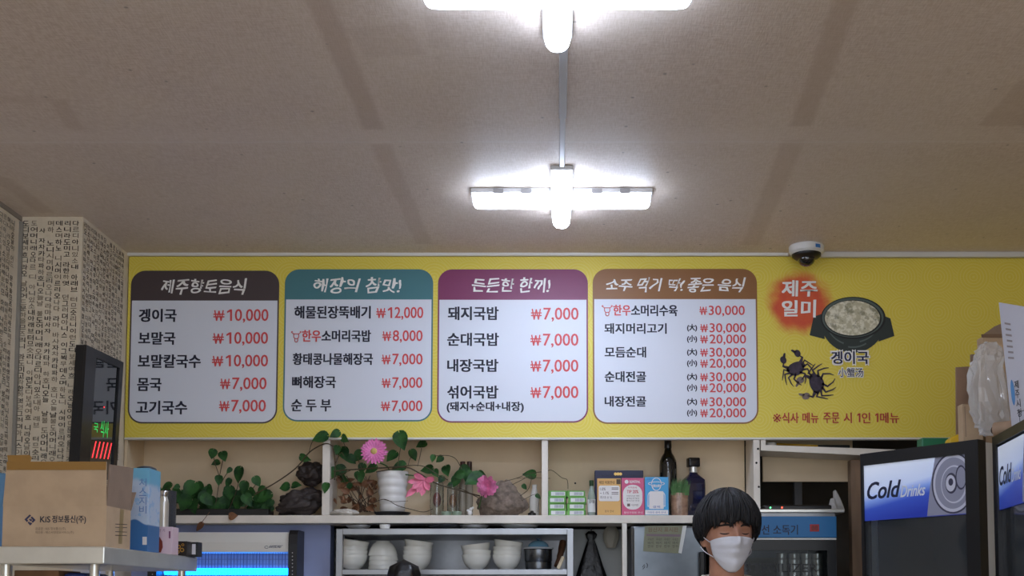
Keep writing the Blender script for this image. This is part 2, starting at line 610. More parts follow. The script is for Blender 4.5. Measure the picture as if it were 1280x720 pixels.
PAN = [
 dict(name='dark brown headed', q=(162, 338.5, 348, 529.5, 376), title=('제주향토음식', 201.3, 348.5, 306.6, 367.5),
      blk=[('겡이국', 173.5, 386, 220.8, 402.5), ('보말국', 172.9, 414.8, 219.3, 431), ('보말칼국수', 172.3, 443, 251, 460), ('몸국', 171.4, 472.5, 201.9, 489), ('고기국수', 169.8, 500.8, 234, 518)],
      red=[('₩10,000', 266.6, 386.3, 335.6, 403.5), ('₩10,000', 265.7, 415, 335, 432), ('₩10,000', 264.8, 443.4, 335, 460.3), ('₩7,000', 274.9, 471.8, 333.2, 488.8), ('₩7,000', 273.7, 499.7, 332.3, 516.7)]),
 dict(name='teal headed', q=(355, 336.8, 541, 527, 374.6), title=('해장의 참맛!', 391.7, 347.3, 501.6, 366),
      blk=[('해물된장뚝배기', 367.9, 382.4, 463.5, 398.2), ('소머리국밥', 401.8, 412.5, 463.8, 427.5), ('황태콩나물해장국', 365.8, 441.3, 466.2, 456.2), ('뼈해장국', 365, 470, 420, 485.2), ('순 두 부', 364, 499, 414, 514.4)],
      red=[('한우', 377.4, 412.5, 401.2, 427.3), ('₩12,000', 470.2, 383.7, 529.1, 399.8), ('₩8,000', 477.8, 412.8, 528.2, 428.5), ('₩7,000', 477, 442, 528.2, 457.6), ('₩7,000', 477, 471.5, 528, 487), ('₩7,000', 476, 500.5, 528, 516)],
      cow=(364, 414.5, 376.5, 427.8)),
 dict(name='plum headed', q=(547, 336.8, 735, 528.5, 375), title=('든든한 한끼!', 590.4, 347.5, 688, 365.5),
      blk=[('돼지국밥', 559.8, 383.2, 623.4, 400.2), ('순대국밥', 559, 416, 623.7, 432.6), ('내장국밥', 559, 448.8, 623, 465), ('섞어국밥', 559, 482, 623, 498.3), ('(돼지+순대+내장)', 558.3, 502, 654.8, 515.8)],
      red=[('₩7,000', 663.7, 384.5, 723.2, 402), ('₩7,000', 663, 417, 723, 434.5), ('₩7,000', 663, 449.5, 723, 467), ('₩7,000', 663, 482.5, 723, 500)]),
 dict(name='tan headed', q=(741, 336.3, 947, 530, 374.2), title=('소주 먹기 딱! 좋은 음식', 758, 347.5, 929, 364.6),
      blk=[('소머리수육', 788.8, 381, 847, 395.2), ('돼지머리고기', 755.5, 404, 833.4, 417.3), ('모듬순대', 755.8, 433.5, 807.7, 447), ('순대전골', 755.8, 464, 807.7, 477.6), ('내장전골', 755.8, 495, 807.7, 508.4)],
      red=[('한우', 766.5, 381, 788.4, 394.6), ('₩30,000', 874.3, 382, 931, 395.6)],
      cow=(752.4, 382, 765.5, 395)),
]
for v0, sz in ((404, '大'), (418, '小'), (434.5, '大'), (448.3, '小'), (465.3, '大'), (479, '小'), (496.5, '大'), (510.3, '小')):
    PAN[3]['blk'].append(('(' + sz + ')', 858.8, v0 + 1, 871.4, v0 + 10.5))
    PAN[3]['red'].append((('₩30,000' if sz == '大' else '₩20,000'), 875.2, v0, 932.6, v0 + 13.2))

def price(bm, digits, u0, v0, u1, v1):
    n = len(digits)
    small = (v1 - v0) < 14.5
    wf, df = ((.205, .232) if n > 5 else (.225, .262)) if not small else (.17, .205)
    hd = (v1 - v0) * .86                       # height of the digits above the comma's tail
    d0 = u0 + df * (u1 - u0)
    if digits[0] == '1':
        # the figure one: a stem with a flag
        wd = (u1 - d0) / 5.4
        def one(pts):
            flat(bm, [at(u, v, YT - .0002) for u, v in pts])
        s1, e1 = d0 + wd * .50, d0 + wd * .76
        yb, yt = v0 + hd, v0 + .4
        one([(s1, yb), (e1, yb), (e1, yt), (s1, yt)])
        one([(s1, yt), (s1, yt + 3.0), (d0 + wd * .12, yt + 4.6), (d0 + wd * .12, yt + 2.4)])
        ptext(bm, digits[1:], d0 + wd * 1.12, v0, u1, v1, YT, 0.014)
    else:
        ptext(bm, digits, d0, v0, u1, v1, YT, 0.014)
    a, c = at(u0, v0 + hd, YT), at(u0 + wf * (u1 - u0), v0 + hd * .1, YT)
    W, H = c.x - a.x, c.z - a.z
    s = W * .058
    def bar(p, q, dy=0.0):
        p = Vector((a.x + p[0] * W, YT - dy, a.z + p[1] * H)); q = Vector((a.x + q[0] * W, YT - dy, a.z + q[1] * H))
        d = (q - p).normalized()
        nn = Vector((-d.z, 0, d.x)) * s
        flat(bm, [p - nn, q - nn, q + nn, p + nn])
    for k, (p, q) in enumerate((((.12, 1), (.3, 0)), ((.3, 0), (.5, .95)), ((.5, .95), (.7, 0)), ((.7, 0), (.88, 1)))):
        bar(p, q, .00003 * k)
    bar((0, .62), (1, .62), .00015)
    bar((0, .38), (1, .38), .00018)

for i, pn in enumerate(PAN):
    u0, v0, u1, v1, vh = pn['q']
    vm = (v0 + v1) / 2
    xa, xb = at(u0, vm, YS).x, at(u1, vm, YS).x
    za, zb = at((u0 + u1) / 2, v1, YS).z, at((u0 + u1) / 2, v0, YS).z
    zh = at((u0 + u1) / 2, vh, YS).z
    rad = 0.058
    mh = printed('menu_head_' + str(i), HEADS[i], 0.45)
    bm = BM()
    prism(bm, [(x, YS - .0025, z) for x, z in rounded(xa, za, xb, zb, rad)], (0, .004, 0), 1)
    e = 0.006
    flat(bm, [(x, YS - .003, z) for x, z in rounded(xa + e, za + e, xb - e, zb - e, rad - e)], 0)
    # the header band covers the top with the same rounded corners
    pts = [(x, z) for x, z in rounded(xa + .001, za, xb - .001, zb - .001, rad - .001) if z > zh]
    pts = [(xb - .001, zh)] + pts + [(xa + .001, zh)]
    panel = obj('menu_panel', bm, [M_panel, mh], menu)
    panel['label'] = 'white menu panel with a %s band' % pn['name'].replace(' headed', '')
    bm = BM()
    flat(bm, [(x, YS - .0034, z) for x, z in pts])
    obj('header', bm, mh, panel)
    bm = BM()
    t = pn['title']
    ptext(bm, t[0], t[1], t[2], t[3], t[4], YT, 0.024, 0, 0.03, 0.055)
    obj('title_lettering', bm, M_ttl, panel)
    for t in pn['blk']:
        bm = BM()
        ptext(bm, *t, YT, 0.036)
        obj('dish_lettering', bm, M_blk, panel)
    for t in pn['red']:
        bm = BM()
        if t[0][0] == '₩':
            price(bm, t[0][1:], *t[1:])
            obj('price_lettering', bm, M_red, panel)
        else:
            ptext(bm, *t, YT, 0.03)
            obj('dish_lettering', bm, M_red, panel)
    if 'cow' in pn:
        bm = BM()
        cow_icon(bm, *pn['cow'], 0)
        obj('ox_head_icon', bm, M_red, panel)

# printed picture of the clay pot, the crabs and the lettering on the right
def el(cu, cv, ru, rv, n=40, a0=0, a1=360, Y=YT):
    return [at(cu + ru * cos(R(a0 + (a1 - a0) * k / n)), cv + rv * sin(R(a0 + (a1 - a0) * k / n)), Y) for k in range(n + (0 if a1 - a0 == 360 else 1))][::-1]
def P2(lst, Y=YT):
    return [at(u, v, Y) for u, v in lst]
M_potg = printed('print_pot_green', (42, 52, 50))
M_potl = printed('print_pot_highlight', (84, 98, 94))
M_potd = printed('print_pot_dark', (22, 27, 27))
def soup_mat():
    m = bpy.data.materials.new('print_soup')
    k = NT(m)
    n1 = k.noise(60, 4)
    n2 = k.noise(34, 3)
    c = k.mix(k.ss(n1, 0.42, 0.6), lin((196, 190, 160)), lin((232, 228, 208)))
    c = k.mix(k.m('MULTIPLY', k.ss(n2, 0.5, 0.62), 0.7), c, lin((120, 118, 92)))
    k.l(c, k.b.inputs['Base Color'])
    k.b.inputs['Roughness'].default_value = .5
    return m
bm = BM()
flat(bm, P2([(1028, 392), (1017, 396), (1012, 419), (1031, 424)][::-1]), 0)
flat(bm, P2([(1103, 394), (1113, 398), (1118, 420), (1098, 427)][::-1]), 0)
flat(bm, [at(1066 + 40.5 * cos(R(a)), 400 + (41 if sin(R(a)) > 0 else 28) * sin(R(a)), YT - .0004) for a in range(360, 0, -8)], 0)
flat(bm, el(1066.5, 397.5, 40.5, 26.5, Y=YT - .0008), 2)
flat(bm, el(1066, 397, 38.5, 24.8, Y=YT - .0010), 1)
flat(bm, el(1066, 398, 36, 23, Y=YT - .0012), 2)
for a0, a1, rr in ((35, 75, 30), (110, 150, 33), (60, 100, 36)):
    o_ = [at(1066 + 34 * cos(R(a0 + (a1 - a0) * k / 8)), 399 + rr * sin(R(a0 + (a1 - a0) * k / 8)), YT - .0006) for k in range(9)]
    i_ = [at(1066 + 33 * cos(R(a0 + (a1 - a0) * k / 8)), 399 + (rr - 2) * sin(R(a0 + (a1 - a0) * k / 8)), YT - .0006) for k in range(9)]
    flat(bm, i_ + o_[::-1], 1)
pot = obj('pot_picture', bm, [M_potg, M_potl, M_potd], menu)
bm = BM(); flat(bm, el(1065.5, 397.5, 34.5, 21.8, Y=YT - .0016)); obj('soup_picture', bm, soup_mat(), pot)
M_crab = mat('print_crab', (52, 40, 58), 0.5, var=.35, scale=60)
M_crab2 = printed('print_crab_claw', (128, 112, 104))
def crab(cu, cv, s, ang):
    bm = BM()
    ca, sa = cos(R(ang)), sin(R(ang))
    def T(x, y):
        return at(cu + s * (x * ca - y * sa), cv + s * (x * sa + y * ca), YT - .0004)
    flat(bm, [T(1.0 * cos(R(a)) * (1.1 if sin(R(a)) < 0 else .9), .72 * sin(R(a))) for a in range(360, 0, -15)], 0)
    def limb(pts, wd, mi=0):
        n = len(pts)
        L, Rr = [], []
        for i, (x, y) in enumerate(pts):
            a, c = pts[max(0, i - 1)], pts[min(n - 1, i + 1)]
            dx, dy = c[0] - a[0], c[1] - a[1]
            q = math.hypot(dx, dy)
            wv = wd * (1 - .75 * i / (n - 1))
            L.append(T(x - dy / q * wv, y + dx / q * wv)); Rr.append(T(x + dy / q * wv, y - dx / q * wv))
        for i in range(n - 1):
            flat(bm, [L[i], L[i + 1], Rr[i + 1], Rr[i]], mi)
    for sgn in (-1, 1):
        for k in range(4):
            a = R(-10 + 28 * k)
            bx, by = sgn * .75 * cos(a), .5 * sin(a)
            limb([(bx, by), (bx + sgn * .65 * cos(a - .5), by + .6 * sin(a - .5)), (bx + sgn * .9 * cos(a), by + .75 * sin(a) + .35), (bx + sgn * 1.15 * cos(a + .3), by + .9 * sin(a + .3) + .5)], .13)
        limb([(sgn * .7, -.4), (sgn * 1.15, -.85), (sgn * .85, -1.3)], .2)
        flat(bm, [T(sgn * .85 + .34 * cos(R(a)), -1.45 + .42 * sin(R(a))) for a in range(360, 0, -30)], 1)
        limb([(sgn * .72, -1.6), (sgn * .45, -2.0), (sgn * .35, -2.05)], .17, 1)
    return bm
obj('crab_picture', crab(995, 461, 11.5, -25), [M_crab, M_crab], menu)
obj('crab_picture', crab(1021, 479, 12.5, 250), [M_crab, M_crab2], menu)
bm = BM()
ptext(bm, '제주', 977, 350.3, 1022, 371, YT, 0.035, 0, 0.02, 0.03); ptext(bm, '일미', 977, 375, 1020, 396.5, YT, 0.035, 0, 0.02, 0.03)
obj('name_lettering', bm, M_ttl, menu)
bm = BM()
ptext(bm, '겡이국', 1037, 437, 1088, 457, YT - .0018, 0.09, 1); ptext(bm, '겡이국', 1039, 439, 1086, 455, YT - .0026, 0.028, 0)
ptext(bm, '小蟹汤', 1047, 458.6, 1080, 472.4, YT - .0018, 0.07, 1); ptext(bm, '小蟹汤', 1048, 460, 1079, 471.2, YT - .0026, 0.006, 0)
obj('dish_lettering', bm, [printed('print_navy', (30, 34, 72)), M_ttl], menu)
M_note = printed('print_note_red', (186, 58, 52))
for w_, u0, u1 in (('※', 966, 976.5), ('식사', 977.5, 998.5), ('메뉴', 1003, 1023.3), ('주문', 1029, 1049.3), ('시', 1054.5, 1064.8), ('1', 1071.5, 1075.5), ('인', 1077.3, 1088), ('1', 1094, 1098), ('메뉴', 1100, 1124)):
    bm = BM()
    if w_ == '1':
        flat(bm, P2([(u0 + 2, 527.6), (u1, 527.6), (u1, 516.6), (u0 + 2, 516.6)]))
        flat(bm, P2([(u0 + 2, 516.6), (u0 + 2, 519), (u0, 520), (u0, 518.2)], YT - .0002))
    else:
        ptext(bm, w_, u0, 517 if w_ == '※' else 515.6, u1, 528 if w_ == '※' else 529, YT, 0.0 if w_ == '※' else .022)
    obj('note_lettering', bm, M_note, menu)

# ------------------------------------------------------------------ ceiling lamps, ducts, dome camera
M_led = mat('led_diffuser', (255, 255, 255), 0.4, emit=LAMP, emit_col=(214, 228, 255))
k = NT(M_led)
# LED strips face down: the diffuser's flanks glow less than its underside
gz = k.n('ShaderNodeSeparateXYZ')
k.l(k.n('ShaderNodeNewGeometry').outputs['Normal'], gz.inputs[0])
k.l(k.m('MULTIPLY', k.m('ADD', .30, k.m('MULTIPLY', k.m('MAXIMUM', k.m('MULTIPLY', gz.outputs[2], -1.0), 0.0), .70)), LAMP), k.b.inputs['Emission Strength'])
M_lampplate = mat('lamp_plate', (205, 205, 205), 0.4)
M_clip = mat('lamp_clip', (150, 150, 152), 0.35, metal=.6)
def stadium(L, W, n=8):
    out = []
    for k in range(n + 1):
        a = -pi / 2 + pi * k / n
        out.append((L - W + W * cos(a), W * sin(a)))
    for k in range(n + 1):
        a = pi / 2 + pi * k / n
        out.append((-L + W + W * cos(a), W * sin(a)))
    return out
def cross_lamp(loc, label, half=0.303, halfd=0.236):
    t = thing('ceiling_lamp', label, 'ceiling lamp', loc, 'cross-shaped lamps on the ceiling')
    lx, ly, lz = loc
    bm = BM()
    for rot, hl in ((0, half + .006), (1, halfd + .006)):
        lo, hi = ((-hl, -.036), (hl, .036))
        if rot:
            lo, hi = (-.036, -hl), (.036, hl)
        box(bm, (lx + lo[0], ly + lo[1], lz - .016), (lx + hi[0], ly + hi[1], lz - .0005), bev=.002)
    obj('base_plate', bm, M_lampplate, t)
    bm = BM()
    for rot, hl in ((0, half), (1, halfd)):
        for z0, z1, g0, g1 in ((-.018, -.038, 1, 1), (-.038, -.048, 1, .90), (-.048, -.055, .90, .68), (-.055, -.058, .68, .30)):
            rings = []
            for z, g in ((z0, g0), (z1, g1)):
                W = .031 * g
                Lh = hl - .020 * (1 - g)
                rings.append([bm.verts.new((lx + (x if not rot else y), ly + (y if not rot else x), lz + z)) for x, y in stadium(Lh, W)])
            n = len(rings[0])
            for k in range(n):
                bm.faces.new((rings[0][k], rings[0][(k + 1) % n], rings[1][(k + 1) % n], rings[1][k]))
            if z1 == -.058:
                bm.faces.new(rings[1])
    bmesh.ops.recalc_face_normals(bm, faces=bm.faces)
    obj('diffuser', bm, M_led, t)
    for sx in (-1, 1):
        for xx in (.12, .215):
            bm = BM()
            box(bm, (lx + sx * xx - .017, ly - .0385, lz - .021), (lx + sx * xx + .017, ly - .0362, lz - .004))
            obj('clip', bm, M_clip, t)
    return t
l2 = onz(702, 257, CEIL - .05)
l1 = onz(697, 3, CEIL - .05)
cross_lamp((l2.x, l2.y, CEIL), 'lit white cross-shaped LED lamp on the ceiling nearer the menu board')
cross_lamp((l1.x, l1.y, CEIL), 'lit white cross-shaped LED lamp cut off by the top of the photo')
# unseen lamps added out of view for fill light, continuing the row
for i, yy in enumerate((1.0, -0.6, -2.0)):
    cross_lamp((l1.x, yy, CEIL), 'added unseen cross-shaped LED lamp for fill light further back along the ceiling row')
M_duct = mat('cable_duct_plastic', (190, 190, 192), 0.45)
bm = BM()
a = l1.y + .245; e = l2.y - .245
box(bm, (l2.x - .011, a, CEIL - .012), (l2.x + .011, (a + e) / 2 + .05, CEIL - .0003), bev=.002)
box(bm, (l2.x - .008, (a + e) / 2 + .05, CEIL - .010), (l2.x + .008, e, CEIL - .0003), bev=.002)
solo('cable_duct', bm, M_duct, 'narrow grey cable duct on the ceiling joining the two cross lamps', 'cable duct', (l2.x, a, CEIL))
dc = at(1008, 312, 4.50); dc.z = CEIL
bm = BM()
xr_ = at(1300, 317, YS).x
box(bm, (dc.x + .07, YS - .030, CEIL - .022), (XR - .02, YS - .010, CEIL - .0005), bev=.002)
solo('cable_duct', bm, mat('white_duct', (214, 212, 206), .45), 'white cable duct running right from the dome camera along the ceiling edge', 'cable duct', (dc.x + .07, YS - .02, CEIL))
cctv = thing('dome_camera', 'white and black dome security camera under the ceiling above the menu board', 'camera', dc)
bm = BM(); lathe(bm, [(.066, -.0005), (.069, -.004), (.068, -.026), (.060, -.034), (.0, -.034)], dc, 36); obj('housing', bm, mat('camera_white', (225, 225, 224), .35), cctv, True)
bm = BM(); lathe(bm, [(.057, -.034), (.056, -.042), (.046, -.050), (.034, -.052)], dc, 36); obj('collar', bm, mat('camera_black', (18, 18, 20), .4), cctv, True)
bm = BM(); lathe(bm, [(.034, -.050)] + [(.034 * cos(R(a)), -.052 - .030 * sin(R(a))) for a in range(0, 90, 10)] + [(0, -.082)], dc, 32); obj('dome', bm, mat('dome_smoke', (8, 8, 10), .06, coat=1), cctv, True)
bm = BM()
for k in range(5):
    a0 = R(-72 + 4 * k); a1 = R(-72 + 4 * k + 4)
    flat(bm, [(dc.x + .0696 * cos(a0), dc.y + .0696 * sin(a0), CEIL - .024), (dc.x + .0696 * cos(a1), dc.y + .0696 * sin(a1), CEIL - .024), (dc.x + .0696 * cos(a1), dc.y + .0696 * sin(a1), CEIL - .010), (dc.x + .0696 * cos(a0), dc.y + .0696 * sin(a0), CEIL - .010)])
obj('sticker', bm, mat('blue_sticker', (60, 120, 190), .4), cctv)

# ------------------------------------------------------------------ shelf unit under the board
YBK = 4.79
shelf = thing('wall_shelf', 'long cream painted wooden shelf with upright dividers under the menu board', 'shelf', (at(600, 650, YS).x, YS, ZS0))
xe = at(950, 600, YS).x
bm = BM(); box(bm, (XP + .003, YS, ZS0), (xe, YBK + .02, ZS), bev=.002); obj('plank', bm, M_white, shelf)
bm = BM(); box(bm, (XP + .003, YBK, ZS), (xe - .03, YBK + .02, ZB + .06)); obj('back_panel', bm, M_cream, shelf)
bm = BM(); box(bm, (XP + .003, YS + .004, ZS), (XP + .015, YBK, ZB - .009)); box(bm, (XP + .003, YS + .03, ZB - .009), (XP + .015, YBK, ZB + .06)); obj('side_panel', bm, M_cream, shelf)
bm = BM(); box(bm, (XP + .015, YS + .032, ZB + .045), (xe - .03, YBK, ZB + .06)); obj('top_panel', bm, M_cream, shelf)
for u0, u1, c in ((402.5, 412, M_white), (677, 685, M_white)):
    bm = BM(); box(bm, (at(u0, 600, YS).x, YS + .002, ZS), (at(u1, 600, YS).x, YBK - (.03 if u0 < 500 else .0), ZB - .009), bev=.0015); box(bm, (at(u0, 600, YS).x + .001, YS + .03, ZB - .012), (at(u1, 600, YS).x - .001, YBK - (.03 if u0 < 500 else .0), ZB + .045)); obj('divider', bm, c, shelf)
bm = BM(); box(bm, (at(942, 600, YS).x, YS - .004, at(945, 656, YS).z), (xe, YBK, ZB - .009), bev=.0015); box(bm, (at(942, 600, YS).x + .001, YS + .03, ZB - .012), (xe - .001, YBK, ZB + .045)); obj('end_post', bm, M_white, shelf)
for uu, vv in ((947.5, 561), (945.5, 578.5), (948.5, 608.5)):
    c = at(uu, vv, YS - .004)
    bm = BM(); ellipsoid(bm, c, (.0045, .003, .0045), u=10, v=8); obj('screw', bm, mat('screw_dark', (40, 38, 36), .4, metal=.8), shelf, True)
c = at(719, 604, YBK)
bm = BM(); ellipsoid(bm, c, (.004, .003, .004), u=10, v=8); obj('screw', bm, bpy.data.materials['screw_dark'], shelf, True)

# upper plank to the right of the post with its back board and brown wooden post
def seg_plank(u0, v0a, v0b, u1, v1a, v1b, Y0, Y1):
    p = [at(u0, v0b, Y0), at(u1, v1b, Y0), at(u1, v1a, Y0), at(u0, v0a, Y0)]
    bm = BM()
    prism(bm, p, (0, Y1 - Y0, 0))
    return bm
rs = thing('corner_shelf', 'white plank and cream backboard fixed right of the shelf post, above the steriliser', 'shelf', (xe + .01, YS, at(950, 570, YS).z))
bm = seg_plank(951, 556, 563, 1120, 562, 571, YS, YS + .18); obj('plank', bm, M_white, rs)
bm = seg_plank(951, 549.5, 556, 957, 549.5, 556.2, YS, YS + .18); obj('upright', bm, M_white, rs)
bm = BM(); box(bm, (at(951, 580, YBK).x + .008, YBK, at(1000, 602, YBK).z), (at(1066, 580, YBK).x, YBK + .015, at(1000, 548, YBK).z)); obj('back_panel', bm, M_cream, rs)
bm = BM(); box(bm, (at(1063, 600, YS + .06).x, YS + .05, 0), (at(1079, 600, YS + .06).x, YS + .10, at(1070, 573, YS).z))
solo('wooden_post', bm, mat('raw_wood', (132, 108, 86), .7, var=.25, scale=14, stretch=(1, 1, .12)), 'brown wooden post between the steriliser and the drinks fridge', 'post', (at(1070, 600, YS + .08).x, YS + .08, 0))

# ------------------------------------------------------------------ steel shelving on the left with its boxes
M_steel = mat('stainless', (226, 226, 220), 0.28, metal=.75, var=.06, scale=6)
M_steelb = mat('brushed_stainless', (150, 152, 156), 0.34, metal=1.0, var=.1, scale=8, stretch=(1, 1, .08))
M_steeld = mat('dull_steel', (120, 122, 126), 0.4, metal=.9, var=.15, scale=9)
M_kraft = mat('kraft_card', (188, 162, 132), 0.75, var=.07, scale=12, bump=.05)
M_kraftd = mat('kraft_inside', (146, 124, 106), 0.8, var=.06, scale=14)
M_tape = mat('brown_tape', (152, 112, 52), 0.3)
M_ink3 = printed('box_ink', (36, 36, 48))
YR0, YR1 = 3.0, 3.78
rx0, rx1 = at(-14, 690, YR0).x, at(130.5, 690, YR0).x
rz = at(130, 683, YR0).z
rzb = at(130, 705, YR0).z
rack = thing('steel_shelving', 'stainless steel shelving at far left carrying the open carton', 'shelving', (at(60, 700, 3.0).x, 3.4, 0))
bm = BM(); box(bm, (rx0, YR0, rzb), (rx1, YR1, rz), bev=.003); obj('top_shelf', bm, M_steel, rack)
bm = BM(); box(bm, (rx0 + .02, YR0 + .02, 1.16), (rx1 - .02, YR1 - .02, 1.19), bev=.003); obj('lower_shelf', bm, M_steeld, rack)
for ux, yy in ((8, YR0 + .035), (118.5, YR0 + .035), (8, YR1 - .04), (118.5, YR1 - .04)):
    xx = at(ux, 712, YR0 + .035).x
    bm = BM(); lathe(bm, [(.0125, 0.02), (.0125, rzb)], (xx, yy, 0), 20)
    g = obj('leg', bm, M_steel, rack, True)
    bm = BM(); lathe(bm, [(.016, 0), (.018, .01), (.014, .03)], (xx, yy, 0), 16); obj('foot', bm, mat('rubber_foot', (30, 30, 30), .8) if 'rubber_foot' not in bpy.data.materials else bpy.data.materials['rubber_foot'], g, True)

# open carton with its flaps up
Yc = 3.06
cx0, cx1 = at(3, 660, Yc).x, at(132.5, 660, Yc).x
Yd = Yc * (VPX - 132.5) / (VPX - 163)
cz0, cz1 = rz, at(60, 632, Yc).z
cart = thing('open_carton', 'brown open carton with upright flaps on the steel shelving, dark lettering on its front', 'cardboard box', ((cx0 + cx1) / 2, (Yc + Yd) / 2, rz))
t_ = .004
bm = BM()
box(bm, (cx0, Yc, cz0), (cx1, Yc + t_, cz1)); box(bm, (cx0, Yd - t_, cz0), (cx1, Yd, cz1))
box(bm, (cx0, Yc + t_, cz0), (cx0 + t_, Yd - t_, cz1)); box(bm, (cx1 - t_, Yc + t_, cz0), (cx1, Yd - t_, cz1)); box(bm, (cx0 + t_, Yc + t_, cz0), (cx1 - t_, Yd - t_, cz0 + t_))
obj('body', bm, M_kraft, cart)
bm = BM()
fa = [at(3.5, 632.5, Yc), at(132.5, 632.5, Yc), at(133, 577, Yc - .012), at(8.5, 577, Yc - .012)]
prism(bm, fa, (0, .004, 0)); ff = obj('flap', bm, M_kraft, cart)
bm = BM()
prism(bm, [p + Vector((0, -.0006, 0)) for p in (at(8.5, 587.5, Yc - .010), at(132.5, 587.5, Yc - .010), at(133, 577, Yc - .012), at(8.8, 577, Yc - .012))], (0, .0004, 0))
prism(bm, [at(10, 577.5, Yc - .011), at(38, 577.5, Yc - .011), at(40, 572, Yc - .010), at(37, 568.5, Yc - .011), at(9, 569, Yc - .010)], (0, .0006, 0))
obj('tape', bm, M_tape, ff)
bm = BM()
e1 = Vector((cx1 - .001, Yc + .006, cz1)); e2 = Vector((cx1 - .001, Yd, cz1))
prism(bm, [e1, e2, Vector((cx1 + .004, Yd + .002, at(163, 585, Yd).z)), Vector((cx1 + .004, Yc + .008, at(134, 580, Yc).z))], (-.004, 0, 0)); obj('flap', bm, M_kraftd, cart)
bm = BM()
prism(bm, [Vector((cx0, Yd, cz1)), Vector((cx1, Yd, cz1)), Vector((cx1, Yd + .035, cz1 + .055)), Vector((cx0, Yd + .035, cz1 + .055))], (0, .004, 0)); obj('flap', bm, M_kraftd, cart)
# print on the front
YF = Yc - .0006
bm = BM()
ptext(bm, 'KiS', 50, 645.3, 63, 653, YF, .03); ptext(bm, '정보통신(주)', 65, 644.2, 107.5, 655, YF, .02)
obj('name_lettering', bm, M_ink3, cart)
bm = BM()
ptext(bm, '공급원 : KIS 정보통신(주)', 44, 659, 82, 663.2, YF, .0); ptext(bm, '제조원 : 에스씨엔정보서비스(주)', 44, 663.8, 92, 667.6, YF, .0)
obj('small_lettering', bm, printed('box_ink_faint', (96, 78, 62)), cart)
bm = BM()
cu, cv, q = 37.5, 650, 7.0
def dia(pts):
    flat(bm, [at(cu + x * q, cv - y * q, YF) for x, y in pts][::-1])
dia([(-1, .1), (-.05, 1), (.2, .78), (-.52, .1), (-.3, -.12), (-.55, -.36)])
dia([(.35, .66), (1, 0), (.5, -.5), (.25, -.28), (.52, 0), (.1, .42)])
dia([(-.42, -.48), (.05, -1), (.4, -.62), (.15, -.4), (.05, -.52), (-.2, -.24)])
dia([(-.2, .1), (.15, -.26), (.42, 0), (.18, .24), (.1, .1), (-.02, .26)])
obj('diamond_emblem', bm, printed('box_navy', (44, 44, 78)), cart)
# tape and handling lines on its right side
bm = BM()
XS = cx1 + .0006
def sd(u, v):                      # pixel on the carton's right side
    Y = F * -XS / (VPX - u)
    return Vector((XS, Y, at(u, v, Y).z))
flat(bm, [sd(147.5, 679.5), sd(152, 680), sd(153.5, 637), sd(149, 636)])
obj('side_tape', bm, mat('side_tape', (150, 128, 84), .3), cart)
for v in (655, 659, 664.5, 669):
    bm = BM(); flat(bm, [sd(143, v + .5), sd(158, v + 1), sd(158, v + .3), sd(143, v - .3)]); obj('printed_line', bm, M_ink3, cart)

# tall pale blue carton
def crate(bm, u0, v0, u1, Y, dep, z0, bev=.001):
    a, c = at(u0, v0, Y), at(u1, v0, Y)
    box(bm, (a.x, Y, z0), (c.x, Y + dep, c.z), bev=bev)
    return a.x, c.x, z0, c.z
Yb = 3.36
bx = thing('tall_carton', 'tall pale blue carton standing upright beside the open brown carton', 'carton', (at(175, 690, Yb).x, Yb + .05, rz))
def blue_carton_mat(zs):
    m = bpy.data.materials.new('blue_carton_print')
    k = NT(m)
    sp = k.n('ShaderNodeSeparateXYZ'); k.l(k.obj(), sp.inputs[0])
    zz = k.m('ADD', sp.outputs[2], k.m('MULTIPLY', k.m('SINE', k.m('MULTIPLY', sp.outputs[0], 85.0)), .008))
    c = k.mix(k.ss(zz, .085, .09), lin((60, 112, 168)), lin((186, 202, 224)))
    c = k.mix(k.m('MULTIPLY', k.ss(k.noise(40, 4), .55, .6), k.ss(zz, .09, .1)), c, lin((150, 186, 222)))
    c = k.mix(k.ss(zz, .195, .215), c, lin((112, 180, 212)))
    k.l(c, k.b.inputs['Base Color']); k.b.inputs['Roughness'].default_value = .35
    return m
bm = BM(); xa_, xb_, _, zt_ = crate(bm, 163.5, 585, 186.5, Yb, .10, rz); obj('body', bm, blue_carton_mat(rz), bx)
bm = BM(); lathe(bm, [(.0, 0), ((xb_ - xa_) / 2, 0), ((xb_ - xa_) / 2 * .95, .005), ((xb_ - xa_) * .3, .009), (0, .010)], ((xa_ + xb_) / 2 + .002, Yb + .05, zt_), 24, sy=1.6); obj('lid', bm, mat('dark_navy_plastic', (28, 34, 48), .4), bx, True)
bm = BM()
for v0, s_ in ((598, '처'), (610, '스'), (621, '지'), (632, '비')):
    ptext(bm, s_, 174, v0, 183, v0 + 10, Yb - .0006, .0)
obj('lettering', bm, printed('carton_blue_ink', (94, 128, 188)), bx)
bm = BM(); flat(bm, [at(u, v, Yb - .0006) for u, v in ((178, 681), (183.5, 681), (183.5, 671), (178, 671))]); obj('sticker', bm, printed('white_sticker', (226, 222, 220)), bx)

